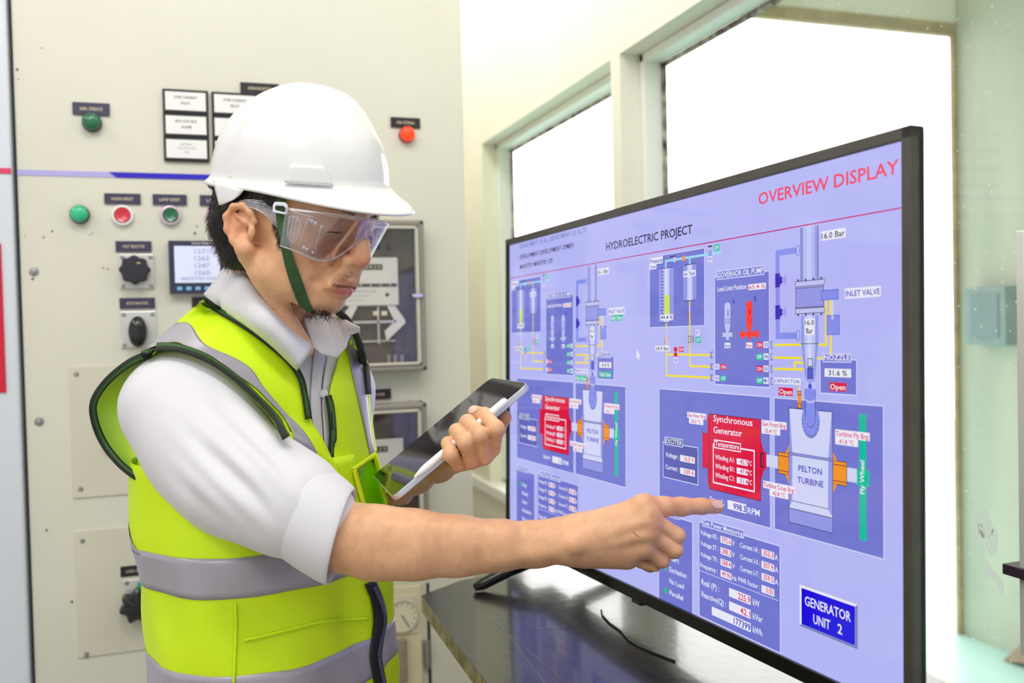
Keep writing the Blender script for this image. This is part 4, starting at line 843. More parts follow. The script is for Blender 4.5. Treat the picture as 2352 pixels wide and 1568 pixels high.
def left_arm():
    f = Field((-.175, -.22, .93), (.02, -.055, 1.30), .0014)
    chain(f, [(840, 1160, 1.275, 50), (895, 1122, 1.25, 46), (955, 1088, 1.20, 38), (1005, 1064, 1.13, 36), (1040, 1054, 1.08, 34)], .02)
    for a, b, r in (((1040, 1052, 1.065), (1052, 1064, 1.03), 19), ((1045, 1050, 1.065), (1082, 1060, 1.025), 19), ((1055, 1040, 1.07), (1113, 1050, 1.022), 19), ((1065, 1030, 1.075), (1131, 1030, 1.022), 19)): rc(f, a, 28, b, r, .008)
    for fg in ([(1133, 1030, 1.02, 17), (1139, 984, 1.0, 18.5), (1114, 954, 1.028, 17.5), (1090, 946, 1.05, 16)],
               [(1114, 1050, 1.014, 17), (1101, 997, .994, 19), (1074, 970, 1.026, 17.5), (1068, 983, 1.05, 13)],
               [(1083, 1060, 1.014, 16.5), (1069, 1014, .994, 18.5), (1049, 990, 1.026, 16.5), (1049, 1003, 1.05, 12)],
               [(1053, 1066, 1.02, 16), (1035, 1043, .998, 17), (1029, 1018, 1.018, 14.5), (1037, 1024, 1.035, 11)],
               [(1100, 1010, 1.09, 26), (1140, 985, 1.085, 20), (1159, 958, 1.075, 16.5)]):
        g = f.sibling(); chain(g, fg, .005); f.merge(g, .0016)
    V, Q = f.mesh(); return relax(V, Q, 1, .4), Q
raV, raQ = right_arm(); laV, laQ = left_arm(); raW, laW = c2w(raV), c2w(laV); TRA, TLA = bvh_of(raW, raQ), bvh_of(laW, laQ)

# ---- torso: rings about a leaning axis; lat runs to his left, fac the way he faces
lat = np.array([.5, 0, .866]); fac = np.array([.866, 0, -.5])
D0 = 1.167
LV = [(700, 614, .045, .050), (770, 610, .065, .058), (830, 600, .115, .080), (900, 596, .143, .098), (960, 599, .1456, .1005), (1060, 602, .1513, .1074), (1180, 618, .1529, .1116), (1300, 628, .153, .114), (1440, 635, .1512, .1149), (1600, 641, .152, .1155), (1760, 645, .152, .118)]
yy = np.array([-(l[0]-CY)/F*D0 for l in LV])[::-1]; xx = np.array([(l[1]-CX)/F*D0 for l in LV])[::-1]; LL = np.array([l[2] for l in LV])[::-1]; TT = np.array([l[3] for l in LV])[::-1]
def torso_d(grow):
    def fn(X, Y, Z):
        cx = np.interp(Y, yy, xx); L_ = np.interp(Y, yy, LL)+grow; T_ = np.interp(Y, yy, TT)+grow
        a = (X-cx)*lat[0]+(Z-D0)*lat[2]; b = (X-cx)*fac[0]+(Z-D0)*fac[2]
        q = (np.abs(a/L_)**2.3+np.abs(b/T_)**2.3)**(1/2.3)
        d = (q-1)*np.minimum(L_, T_)*.9
        return np.maximum(d, np.maximum(Y-yy[-1], yy[0]-Y))
    return fn
SHR, SHL = pc(402, 905, 1.06), pc(765, 895, 1.285)
def torso(grow, res, sleeve=True, open_neck=True):
    f = Field((-.56, -.60, .88), (-.06, .10, 1.42), res)
    f.put(torso_d(grow), f.lo, f.lo+f.n*res, .05)
    nk = pc(612, 770, 1.185)
    f.cone(nk-[.0, .005, 0], .052+grow, SHR+[.01, 0, 0], .052+grow, .05); f.cone(nk-[.0, .005, 0], .05+grow, SHL, .045+grow, .05)
    if sleeve:
        chain(f, [(402, 940, 1.055, 110), (470, 1020, 1.035, 120), (543, 1088, 1.015, 124), (628, 1136, .995, 113), (690, 1167, .985, 99), (735, 1193, .98, 82)], .03)
        f.cone(SHL, .05+grow, pc(770, 1090, 1.31), .05, .03); f.cone(pc(770, 1090, 1.31), .048, pc(830, 1150, 1.25), .045, .03)
    if open_neck: f.cone(pc(640, 560, 1.12), .056, pc(619, 800, 1.175), .064, .008, 'sub'); f.ell(pc(700, 770, 1.09), (.018, .022, .03), None, .01, 'sub')
    return f.mesh()
core = torso(-.014, .008, False, False)
bodyparts = [(hW, hQ), (raW, raQ), (laW, laQ), (c2w(core[0]), core[1])]
def tone(V):
    x, y, d = w2px(V); q = (V-c2w(HM)) @ (HA @ CR).T*1000; c = np.tile(SK, (len(V), 1)); a, b, z = q[:, 0], q[:, 1], q[:, 2]
    def g(pa, pb, pz, ra, rb, rz): return np.exp(-(((a-pa)/ra)**2+((np.abs(b)-pb)/rb)**2+((z-pz)/rz)**2))
    def mix(w, col, k=1): nonlocal c; c = c*(1-k*w[:, None])+np.array(lin(col))*(k*w[:, None])
    hd = (np.abs(a) < 140) & (np.abs(z) < 130)
    mix(g(108, 0, -12, 14, 16, 12)*hd, (214, 128, 100), .6); mix(g(72, 45, -12, 25, 22, 20)*hd, (216, 142, 112), .5); mix(g(-18, 84, 5, 24, 14, 28)*hd, (226, 150, 118), .6)
    mix(np.exp(-((z+46.3)/1.6)**2)*(a > 78)*(a < 110)*(np.abs(b) < 24)*hd, (120, 62, 60), .8)
    mix(g(92, 12, -53, 9, 17, 5.5)*hd, (196, 98, 108), .95); mix(g(96, 8, -41.5, 6, 16, 3.5)*hd, (170, 96, 88), .75)
    mix(g(94, 12, -33, 10, 16, 7)*hd, (150, 105, 88), .45); mix(g(70, 18, -76, 20, 22, 10)*hd, (150, 106, 88), .45); mix(g(84, 33, 8, 12, 20, 9)*hd, (180, 122, 98), .4)
    k = np.exp(-(((x-1500)/14)**2+((y-1180)/12)**2))+np.exp(-(((x-1505)/14)**2+((y-1215)/12)**2))+np.exp(-(((x-1560)/13)**2+((y-1160)/14)**2))
    mix(np.clip(k, 0, 1)*(d < 1.12)*(x > 1400), (208, 138, 112), .5)
    return c
BODY = soft_obj('body', bodyparts, [skin], PERSON, tone)
nail = mat('nail', (240, 206, 190), .25, coat=.3)
def nail_patch(tree, px, py, a, b, ang):
    rows = []
    for i in range(7):
        r = i/6*1.0; rows.append([drape(tree, px+math.cos(ang)*a*r*math.cos(w)-math.sin(ang)*b*r*math.sin(w), py+math.sin(ang)*a*r*math.cos(w)+math.cos(ang)*b*r*math.sin(w), .0007, 1.03) for w in [2*math.pi*k/20 for k in range(21)]])
    m = MB(); m.grid(rows, nail); return m.build('fingernail', PERSON, smooth=180)
nail_patch(TRA, 1648, 1158, 14, 9, .12); nail_patch(TLA, 1086, 941, 10, 7, -.5)
scratch_m = mat('skin_scratch', (196, 70, 70), .5)
m = MB(); m.grid(drape_grid(TRA, [[(1453, 1221), (1460, 1228), (1468, 1233)], [(1454, 1220), (1461.5, 1227), (1468, 1232)]], 6, 2, .0004), scratch_m); m.build('scratch', PERSON, smooth=180)
# eyes
eyew, iris = mat('eye_white', (226, 214, 210), .2), mat('iris', (30, 20, 18), .15)
for s in (-1, 1):
    m = MB(); c = Vector(c2w(h(75.5, s*33, 13))); ax = Vector((HA.T @ np.array([.93, -.12*s, -.3])) @ CR); m.disc(c, ax, [(-.0125, .0001)]+[(-.0125*math.cos(t), .0125*math.sin(t)) for t in np.linspace(.2, 2.55, 12)], eyew, n=24, cap1=False)
    m.disc(c, ax, [(.0102, .0073), (.0118, .005), (.0126, .0001)], iris, n=24, cap0=False, cap1=False); m.build('eye', PERSON, smooth=180)
    lash = MB(); lash.tube([TH.find_nearest(Vector(c2w(h(92-9*t*t, s*(21+25*t), 13+1.4*math.sin(math.pi*t)-2*t))))[0] for t in np.linspace(0, 1, 12)], [.0004]+[.0007]*10+[.0003], iris, n=5); lash.build('eyelashes', PERSON, smooth=180)
# ------------------------------------------------------------------ clothes
shirtm = mat('shirt_cotton', (230, 229, 238), .8, bump=.04, bscale=300, noise_amt=.03, noise_scale=6, sheen=.2)
yel = mat('vest_fabric', (222, 255, 10), .6, noise_amt=.05, noise_scale=12, bump=.12, bscale=500, c2=(212, 248, 8))
silver = mat('reflective_tape', (176, 172, 186), .35, metal=.15, noise_amt=.06, noise_scale=60)
trim = mat('vest_piping', (30, 38, 36), .7, bump=.4, bscale=700)
trimg = mat('piping_thread', (52, 96, 30), .7)
zipm = mat('zipper_black', (22, 24, 32), .5)
zipt = mat('zipper_teeth', (70, 72, 110), .35)
sV, sQ = torso(0, .0032)
def fold(V):
    """cloth folds: long soft creases running down the sleeve and across the chest"""
    x, y, d = w2px(V); out = np.zeros(len(V))
    along = ((x-385)*.807+(y-930)*.59)/420; across = ((x-385)*.59-(y-930)*.807)/120
    w = np.exp(-((along-.5)/.24)**2)*np.exp(-(across/1.3)**2)
    for fr, ph, am in ((7.5, .3, .0034), (13.3, 1.7, .0024), (4.1, 2.6, .003)):
        out += w*am*np.sin(fr*(across*1.15+along*.9)+ph+1.3*np.sin(along*4+ph))
    out += .0012*np.sin(x*.012+y*.009)*np.sin(y*.016-x*.006)
    return out
def normals(V, Q):
    n = np.cross(V[Q[:, 2]]-V[Q[:, 0]], V[Q[:, 3]]-V[Q[:, 1]]); N = np.zeros_like(V)
    for i in range(4): np.add.at(N, Q[:, i], n)
    return N/np.maximum(np.linalg.norm(N, axis=1), 1e-9)[:, None]
sW = c2w(sV); sW = relax(sW, sQ, 3, .5); sW = sW+normals(sW, sQ)*fold(sW)[:, None]
gV, gQ = torso(.012, .005, False); TG = [bvh_of(c2w(gV), gQ)]; TS = [bvh_of(sW, sQ), TG[0]]
SHIRT = soft_obj('shirt', [(sW, sQ)], [shirtm], PERSON)
def sheet(name, rows, m, parent, solid=.0015, mfun=None, sub=0):
    b = MB(); b.grid(rows, m, mfun); return b.build(name, parent, smooth=180, solid=solid, sub=sub, recalc=False)
# collar, placket, cuff
sheet('collar', patch([[(541, 588, 1.165), (560, 628, 1.09), (612, 692, 1.068), (662, 742, 1.075), (717, 797, 1.085)], [(520, 612, 1.155), (545, 655, 1.075), (606, 716, 1.045), (655, 770, 1.05), (704, 818, 1.07)], [(484, 660, 1.14), (516, 698, 1.085), (582, 743, 1.05), (638, 788, 1.052), (689, 841, 1.066)], [(470, 674, 1.17), (505, 712, 1.115), (570, 752, 1.085), (628, 798, 1.08), (684, 850, 1.085)]], 24, 14), shirtm, SHIRT, .002)
def ruled(top, bot, n, m, bulge=0):
    a, c = np.array(top, float), np.array(bot, float); t = np.linspace(0, 1, n); k = np.linspace(0, 1, len(a)); rows = []
    for q in t:
        p0 = np.array([np.interp(q, k, a[:, i]) for i in range(3)]); p1 = np.array([np.interp(q, k, c[:, i]) for i in range(3)]); rows.append([P(*(p0*(1-s)+p1*s-np.array([0, 0, bulge*math.sin(math.pi*s)]))) for s in np.linspace(0, 1, m)])
    return rows
sheet('collar', ruled([(692, 724, 1.13), (716, 714, 1.155), (745, 712, 1.175), (772, 722, 1.175), (800, 739, 1.155), (826, 754, 1.135)], [(718, 797, 1.10), (738, 814, 1.10), (772, 823, 1.115), (796, 798, 1.13), (802, 771, 1.14), (827, 757, 1.135)], 40, 10, .006), shirtm, SHIRT, .002)
sheet('placket', drape_grid(TS, [[(720, 802), (716, 850), (712, 920), (720, 1000), (728, 1025)], [(733, 812), (726, 880), (722, 940), (731, 1010), (735, 1032)], [(745, 822), (736, 880), (735, 935), (739, 999), (742, 1038)]], 24, 8, .004), shirtm, SHIRT, .0015)
sheet('placket', drape_grid(TS, [[(748, 812), (739, 880), (737, 935), (741, 999), (744, 1038)], [(764, 815), (749, 890), (743, 950), (745, 1010), (749, 1040)], [(776, 818), (758, 895), (751, 950), (752, 1015), (754, 1042)]], 24, 8, .007), shirtm, SHIRT, .0015)
# rolled cuff: a flared band round the forearm just below the elbow
def ring(c, d, e1, e2, r1, r2, n=40, wob=0, ph=0): return [c+e1*(r1*(1+wob*math.sin(3*t+ph))*math.cos(t))+e2*(r2*(1+wob*math.sin(2*t+ph))*math.sin(t)) for t in [2*math.pi*k/n for k in range(n)]]
A0, A1 = P(674, 1156, .985), P(787, 1231, .98)
b = MB(); rr = []
ua = (P(775, 1330, .98)-P(826, 1128, .98)).normalized()           # tilt of the mouth
ul = (P(630, 1252, .985)-P(720, 1062, .985)).normalized()
for t, r1, r2, tl in ((-.04, .0455, .048, 0), (-.02, .0512, .051, 0), (.06, .0530, .053, .1), (.25, .0545, .055, .3), (.5, .0550, .056, .5), (.8, .0545, .055, .8), (.95, .0535, .0535, 1), (1.0, .0520, .0515, 1), (.97, .0495, .0485, 1), (.7, .048, .047, .8)):
    c = A0+(A1-A0)*t; a_ = (ul*(1-tl)+ua*tl).normalized(); e2 = (fw-a_*fw.dot(a_)).normalized()
    rr.append(ring(c, None, a_, e2, r1, r2, 40, .02, 1+t))
b.loft(rr, shirtm, True, False, False); b.build('cuff', SHIRT, smooth=180, sub=1)
b = MB(); b.disc(Vector(drape(TS, 737, 905, .009)), -fw, [(0, .0052), (.0015, .005), (.002, .003)], mat('button_white', (235, 235, 240), .3), n=16); b.build('button', SHIRT, smooth=40)

# ---- vest
def tring(level, th, grow):
    """point on the torso ring at a photo level (at mid depth), th=0 forward, 90 towards the camera side"""
    Y = -(level-CY)/F*D0; cx = np.interp(Y, yy, xx); L_ = np.interp(Y, yy, LL)+grow; T_ = np.interp(Y, yy, TT)+grow
    c, s = math.cos(th), math.sin(th); q = (abs(s/L_)**2.3+abs(c/T_)**2.3)**(-1/2.3)
    return np.array([cx, Y, D0])-lat*(q*s)+fac*(q*c)
def wr(level, th): return .0032*math.sin(3*th+level*.008)+.0026*math.sin(7*th-level*.011+1)+.0012*math.sin(13*th+level*.017)+.0012*math.sin(level*.03+2*th)
def tube_rows(l0, l1, n, t0, t1, m, grow):
    rows = []
    for i in range(n):
        l = l0+(l1-l0)*i/(n-1); rows.append([Vector(c2w(tring(l, math.radians(t0+(t1-t0)*j/(m-1)), grow+wr(l, math.radians(t0+(t1-t0)*j/(m-1)))))) for j in range(m)])
    return rows
ZTH = min(range(-60, 40), key=lambda t: abs(float(w2px(c2w(tring(1400, math.radians(t), .013))[None])[0][0])-862)); T0, T1 = ZTH+2, ZTH+358
b = MB(); b.grid(tube_rows(1036, 1760, 40, T0, T1, 120, .012), yel)
VEST = b.build('safety_vest', PERSON, smooth=180, solid=.0015, recalc=False)
def band(l0, l1): return sheet('reflective_band', tube_rows(l0, l1, 7, T0, T1, 120, .0138), silver, VEST, .0006)
band(1212, 1292); band(1445, 1532)
# upper right front and shoulder, from the front edge over the shoulder to the back
Nr = [(812, 1190), (786, 1120), (766, 1075), (735, 1008), (708, 962), (699, 905), (690, 868), (664, 830), (610, 783), (552, 742), (497, 709), (466, 688)]
Ar = [(700, 1190), (690, 1130), (672, 1075), (650, 1020), (612, 962), (562, 906), (522, 868), (480, 838), (430, 818), (395, 812), (360, 813), (330, 816)]
Mr = [(760, 1190), (738, 1120), (722, 1080), (694, 1016), (662, 962), (632, 905), (606, 866), (571, 830), (520, 792), (470, 760), (430, 748), (404, 742)]
fa, fb = drape_grid(TS, [Nr, Mr, Ar], 52, 22, .009, 1.08), drape_grid(TG, [Nr, Mr, Ar], 52, 22, .003, 1.08)
dp = np.zeros((52, 22))
for i in range(52):
    for j in range(22):
        y_ = float(w2px([fa[i][j]])[1][0]); u = j/21; w = min(max((y_-(900+90*u))/(120-60*u), 0), 1); dp[i, j] = (fa[i][j]-EYE).dot(fw)*(1-w)+(fb[i][j]-EYE).dot(fw)*w
for _ in range(5):
    q = np.pad(dp, 1, mode='edge'); q[0] = 2*q[1]-q[2]; q[-1] = 2*q[-2]-q[-3]; q[:, 0] = 2*q[:, 1]-q[:, 2]; q[:, -1] = 2*q[:, -2]-q[:, -3]
    dp = (q[:-2, 1:-1]+q[2:, 1:-1]+q[1:-1, :-2]+q[1:-1, 2:]+4*dp)/8
front = [[EYE+(fa[i][j]-EYE)*(float(dp[i, j])/(fa[i][j]-EYE).dot(fw)) for j in range(22)] for i in range(52)]
def grid_tree(rows): n, m_ = len(rows), len(rows[0]); return BVHTree.FromPolygons([q for r in rows for q in r], [(i*m_+j, i*m_+j+1, (i+1)*m_+j+1, (i+1)*m_+j) for i in range(n-1) for j in range(m_-1)])
TP = [grid_tree(front)]
# carried on down the back, behind what shows
tail = []
for k in range(1, 12):
    row = []
    for j, q in enumerate(front[-1]):
        c = np.array([(q-EYE).dot(rt), (q-EYE).dot(up), (q-EYE).dot(fw)]); t = k/11; u = j/21
        dst = tring(1090, math.radians(180-75*u*1.0), .012)
        p1 = c+np.array([-.01*(1-u), .004, .03]); w = t
        row.append(Vector(c2w((1-w)**2*c+2*w*(1-w)*(p1+np.array([-.02, -.02, .05]))+w*w*dst)))
    tail.append(row)
sheet('shoulder_panel', front+tail, yel, VEST, .0015)
# left front panel and shoulder, seen beyond the open front
Ni = [(770, 716), (786, 742), (792, 775), (778, 820), (764, 866), (756, 905), (758, 960), (764, 1020), (770, 1080), (800, 1170)]
Ai = [(778, 712), (806, 738), (826, 776), (839, 818), (844, 856), (847, 905), (852, 962), (862, 1030), (876, 1098), (890, 1180)]
left = drape_grid(TG, [Ni, Ai], 40, 14, .003, 1.16, bulge=.003)
TQ = [grid_tree(left)]
back = []
for k in range(10, 0, -1):
    row = []
    for j, q in enumerate(left[0]):
        c = np.array([(q-EYE).dot(rt), (q-EYE).dot(up), (q-EYE).dot(fw)]); dst = tring(1090, math.radians(200+30*j/13), .012); w = k/10
        row.append(Vector(c2w((1-w)**2*c+2*w*(1-w)*(c+np.array([.0, .01, .07]))+w*w*dst)))
    back.append(row)
sheet('shoulder_panel', back+left, yel, VEST, .0015)
# loose back armhole standing away behind the shoulder
loop_ = [(345, 812, 1.035), (300, 832, 1.03), (256, 866, 1.035), (226, 902, 1.045), (214, 935, 1.055), (222, 980, 1.065), (242, 1022, 1.07), (272, 1060, 1.06), (305, 1088, 1.045), (350, 1114, 1.03), (400, 1150, 1.02)]
mid_ = [(352, 822, 1.08), (318, 850, 1.10), (278, 886, 1.10), (256, 918, 1.11), (250, 945, 1.12), (256, 985, 1.12), (268, 1020, 1.12), (286, 1056, 1.11), (312, 1084, 1.09), (356, 1112, 1.06), (404, 1150, 1.05)]
inn_ = [(372, 830, 1.14), (345, 868, 1.16), (322, 900, 1.18), (310, 930, 1.19), (306, 950, 1.20), (308, 985, 1.20), (312, 1018, 1.20), (318, 1050, 1.19), (338, 1080, 1.16), (376, 1110, 1.10), (410, 1150, 1.08)]
sheet('armhole_flap', patch([loop_, mid_, inn_], 30, 12), yel, VEST, .0015)
# piping
def pipe_strip(path, w, off=.0125, tree=TS, dep=None, guess=1.08):
    n = 40; c = catmull(path, n); t = np.gradient(c[:, :2], axis=0); t /= np.linalg.norm(t, axis=1)[:, None]; nn = np.stack([-t[:, 1], t[:, 0]], 1); rows = []
    for i in range(n):
        row = []
        for s_, o_ in ((-.5, 0), (-.3, .0012), (0, .0016), (.3, .0012), (.5, 0)):
            x, y = c[i, 0]+nn[i, 0]*w*s_, c[i, 1]+nn[i, 1]*w*s_
            row.append(P(x, y, c[i, 2]-o_-.001) if dep else drape(tree, x, y, off+o_, guess))
        rows.append(row)
    return rows
sheet('piping', pipe_strip(Nr[4:], 17, .0025, TP), trim, VEST, .002, lambda i, j: trim if j != 1 else trimg)
sheet('piping', pipe_strip(Ar[3:], 14, .0125, TS), trim, VEST, .002, lambda i, j: trim if j != 2 else trimg)
sheet('piping', pipe_strip(loop_, 13, dep=True), trim, VEST, .002, lambda i, j: trim if j != 1 else trimg)
sheet('piping', pipe_strip([(x-5, y+1) for x, y in Ai[:6]], 10, .003, TQ, guess=1.2), trim, VEST, .002)
sheet('piping', pipe_strip([(753, 908), (760, 950), (763, 1000), (760, 1046)], 11, .002, TQ), trim, VEST, .002, lambda i, j: trim if j != 1 else trimg)
# reflective tape over the shoulders and down the back
sheet('reflective_band', drape_grid(TP, [[(405, 742), (436, 745), (470, 792), (540, 824), (578, 850), (600, 884), (628, 918), (655, 948), (694, 988), (722, 1032), (733, 1062)], [(330, 806), (402, 787), (446, 812), (498, 840), (545, 864), (584, 890), (614, 920), (650, 958), (668, 992), (682, 1030), (694, 1062)]], 50, 8, .002), silver, VEST, .0006)
sheet('reflective_band', drape_grid(TQ, [[(786, 765), (797, 800), (806, 850), (820, 910), (838, 990), (852, 1060)], [(803, 762), (818, 800), (832, 852), (842, 910), (850, 985), (864, 1062)]], 30, 6, .002, 1.16), silver, VEST, .0006)
def tube_strip(pl, pr_, n, off, m, name):
    """strip on the lower vest between two lists of (level, angle)"""
    a, c = catmull(pl, n), catmull(pr_, n); rows = []
    for i in range(n):
        rows.append([Vector(c2w(tring(*(lambda q: (q[0], math.radians(q[1])))(a[i]*(1-s)+c[i]*s), off+wr((a[i]*(1-s)+c[i]*s)[0], math.radians((a[i]*(1-s)+c[i]*s)[1]))))) for s in np.linspace(0, 1, 6)])
    return sheet(name, rows, m, VEST, .0006)
tube_strip([(1082, 138), (1140, 134), (1222, 120)], [(1082, 128), (1140, 122), (1222, 103)], 14, .0152, silver, 'reflective_band')
# zip, seams and pockets on the lower front
def tpx(px, py): # torso tube level/angle under a photo position
    best = None
    d = ray(px, py); TVT = TV_
    hh = TVT.ray_cast(EYE, d.normalized()); return hh[0]
tr = tube_rows(1075, 1760, 60, 0, 360, 160, .0145); tv = [q for r in tr for q in r]
TV_ = BVHTree.FromPolygons(tv, [(i*160+j, i*160+j+1, (i+1)*160+j+1, (i+1)*160+j) for i in range(59) for j in range(159)])
def vstrip(path, w, m, name, off=.0005, parent=VEST, solid=.0012): return sheet(name, pipe_strip(path, w, off, TV_), m, parent, solid)
vstrip([(848, 1336), (866, 1378), (874, 1420), (866, 1468), (862, 1510), (872, 1568), (880, 1620)], 26, zipm, 'zipper', .001)
zz = MB(); zc = catmull([(856, 1350), (872, 1390), (878, 1425), (870, 1470), (866, 1510), (876, 1568)], 46)
for q in zc:
    p = drape(TV_, q[0], q[1], .004, 1.1); zz.box((-.0028, -.0011, -.0009), (.0028, .0011, .0012), zipt, Matrix.Translation(p) @ CAMROT.to_4x4())
zo = zz.build('zipper_teeth', VEST); zo['kind'] = 'stuff'
vstrip([(541, 1384), (542, 1440), (540, 1500), (537, 1568)], 5, yel, 'seam', .0008, VEST, .0006)
vstrip([(560, 1470), (640, 1452), (740, 1428), (846, 1420)], 6, yel, 'pocket_edge', .001, VEST, .0007)
# clear badge pocket on the left chest
vinyl = clear('badge_vinyl', (230, 255, 190), gloss=.12, rough=.1)
sheet('badge_pocket', drape_grid(TG, [[(808, 1078), (818, 1120), (828, 1165)], [(850, 1046), (866, 1100), (886, 1160)]], 10, 8, .008, 1.15), vinyl, VEST, .0006)
ylt = mat('pocket_binding', (226, 240, 20), .5)
for pth in ([(803, 1080), (826, 1064), (852, 1044)], [(850, 1046), (866, 1098), (886, 1160)], [(806, 1080), (816, 1120), (830, 1168)]): sheet('binding', pipe_strip(pth, 9, .0095, TG, guess=1.15), ylt, VEST, .001)
# ---- trousers and shoes
navy = mat('trousers', (52, 54, 66), .8, bump=.2, bscale=300)
def legs():
    f = Field((-.56, -1.40, .95), (-.08, -.45, 1.42), .006)
    hip = np.array([(626-CX)/F*D0, -.54, D0])
    f.ell(hip, (.17, .12, .19), np.array([fac, [0, 1, 0], lat]), .05)
    for s in (-1, 1):
        a = hip+lat*.09*s+[0, -.06, 0]; k = a+fac*.02+[0, -.36, 0]; an = np.array([k[0], -1.27, k[2]])-fac*.03
        f.cone(a, .098, k, .068, .04); f.cone(k, .068, an, .058, .03)
    V, Q = f.mesh(); return c2w(relax(V, Q, 2)), Q
soft_obj('trousers', [legs()], [navy], PERSON)
for s in (-1, 1):
    b = MB(); hip = np.array([(626-CX)/F*D0, -.54, D0]); a = hip+lat*.09*s-fac*.0; a = Vector(c2w(a)); fx = Vector(fac @ CR); fx.z = 0; fx.normalize(); sx = EZ.cross(fx); rings = []
    for t, w, hh in ((-.09, .022, .05), (-.08, .036, .085), (-.03, .040, .10), (.04, .043, .085), (.10, .048, .06), (.16, .042, .045), (.19, .02, .03)):
        o_ = Vector((a.x, a.y, 0))+fx*t; rings.append([o_+sx*(w*math.cos(q))+EZ*(hh*(.5+.5*math.sin(q)) if math.sin(q) > -.6 else 0) for q in [2*math.pi*j/20 for j in range(20)]])
    b.loft(rings, matteblack); b.build('shoe', PERSON, smooth=180)
# ------------------------------------------------------------------ hard hat
hatm = mat('hat_shell', (240, 240, 243), .22, coat=.6)
hy, hp, hr = math.radians(25), math.radians(8.8), math.radians(9)
_f = np.array([math.cos(hy), 0, -math.sin(hy)]); _l = np.array([math.sin(hy), 0, math.cos(hy)]); _u = U0*1.0
hl = _l*math.cos(hr)+_u*math.sin(hr); hu0 = _u*math.cos(hr)-_l*math.sin(hr); hf = _f*math.cos(hp)-hu0*math.sin(hp); hu = hu0*math.cos(hp)+_f*math.sin(hp)
HO = pc(692, 418, 1.10)
def hh_(a, b, c): return Vector(c2w(HO+(hf*a+hl*b+hu*c)/1000))
AF, AB, BB, HH = 110, 112, 93, 113
PFH = [0, .2, .36, .505, .65, .77, .86, .91, .945, .975, .992, 1]; PFR = [1, .98, .94, .877, .78, .70, .615, .53, .42, .27, .14, 0]
PBH = [0, .12, .26, .42, .59, .70, .80, .90, .96, .985, 1]; PBR = [1, .99, .965, .91, .81, .72, .60, .42, .26, .15, 0]
def crown(th, q, inset=0):
    """point of the shell: th round, q=0 rim .. 1 top"""
    c, s = math.cos(th), math.sin(th); z = math.sin(q*math.pi/2)
    wf, wb, ws = max(0, c)**2, max(0, -c)**2, s*s
    r = wf*np.interp(z, PFH, PFR)+wb*np.interp(z, PBH, PBR)+ws*(1-z**2.1)**(1/2.1)
    a = (AF if c > 0 else AB)*c*r; b_ = BB*s*r; z *= HH
    ridge = math.exp(-(b_/15)**2)*3.2*min(1, z/60)*(1 if a > -80 else .3)
    side = math.exp(-((abs(b_)-38)/10)**2)*1.2*min(1, z/90)
    k = 1-inset/105
    return a*k, b_*k, (z+ridge-side)*k
def brim(th):
    w = max(0, math.cos(th))**1.6; return 7+29*w, 7+21*w
N = 96; rings = []
for q in (.97, .6, .3, 0): rings.append([hh_(*crown(2*math.pi*j/N, q, 3)) for j in range(N)])
def rim(th, out, dz):
    a, b_, _ = crown(th, 0); L = math.hypot(a, b_); e, dr = brim(th); return hh_(a*(1+e*out/L), b_*(1+e*out/L), -dr*out**1.0*.9+dz)
for out, dz in ((.0, -4), (.5, -4), (.94, -3.4), (1.0, -1.2), (.97, .6), (.7, 0.4), (.35, .6), (.12, 1.6)): rings.append([rim(2*math.pi*j/N, out, dz) for j in range(N)])
for q in np.linspace(.03, .985, 34): rings.append([hh_(*crown(2*math.pi*j/N, q)) for j in range(N)])
b = MB(); b.loft(rings, hatm, True, True, True); HAT = b.build('hard_hat', PERSON, smooth=180)
# accessory slot on the side and nape strap
rows = []
for q in np.linspace(.015, .135, 6): rows.append([hh_(*[v*1.0 for v in (lambda p: (p[0]*1.022, p[1]*1.035, p[2]))(crown(-math.radians(t), q))]) for t in np.linspace(67-30*q, 37+55*q, 12)])
sheet('accessory_slot', rows, hatm, HAT, .002)
b = MB(); b.tube([P(484, 426, 1.12), P(492, 430, 1.11), P(499, 430, 1.10)], .004, matteblack); b.build('strap_clip', HAT, smooth=180)
strapm = mat('chin_strap', (58, 96, 56), .75, bump=.25, bscale=1400, noise_amt=.2, noise_scale=400)
SG = drape_grid(TH, [[(636, 452), (636, 466), (635, 492), (639, 526), (646, 562), (654, 602), (664, 640), (680, 684), (692, 704), (704, 713)], [(657, 454), (657, 466), (658, 492), (661, 526), (666, 562), (676, 598), (693, 642), (706, 680), (716, 704), (724, 719)]], 40, 6, .0025, 1.02)
for row in SG:                                     # the strap runs outside the goggle arm before it meets the jaw
    for j, q in enumerate(row):
        y_ = float(w2px([q])[1][0]); d_ = (q-EYE).dot(fw); w = min(max((y_-545)/90, 0), 1); t_ = min(d_, 1.003*(1-w)+d_*w); row[j] = EYE+(q-EYE)*(t_/d_)
sheet('chin_strap', SG, strapm, HAT, .0012)
bw = mat('buckle', (226, 228, 240), .35)
b = MB(); fr_o = [(630, 463), (655, 464), (661, 470), (661, 490), (657, 493), (626, 487), (626, 472)]; fr_i = [(633, 472), (650, 473), (655, 477), (655, 485), (652, 487), (632, 482), (631, 477)]
dB = .998
o0 = [P(x, y, dB) for x, y in fr_o]; i0 = [P(x, y, dB) for x, y in fr_i]; o1 = [q+fw*.003 for q in o0]; i1 = [q+fw*.003 for q in i0]; n = 7
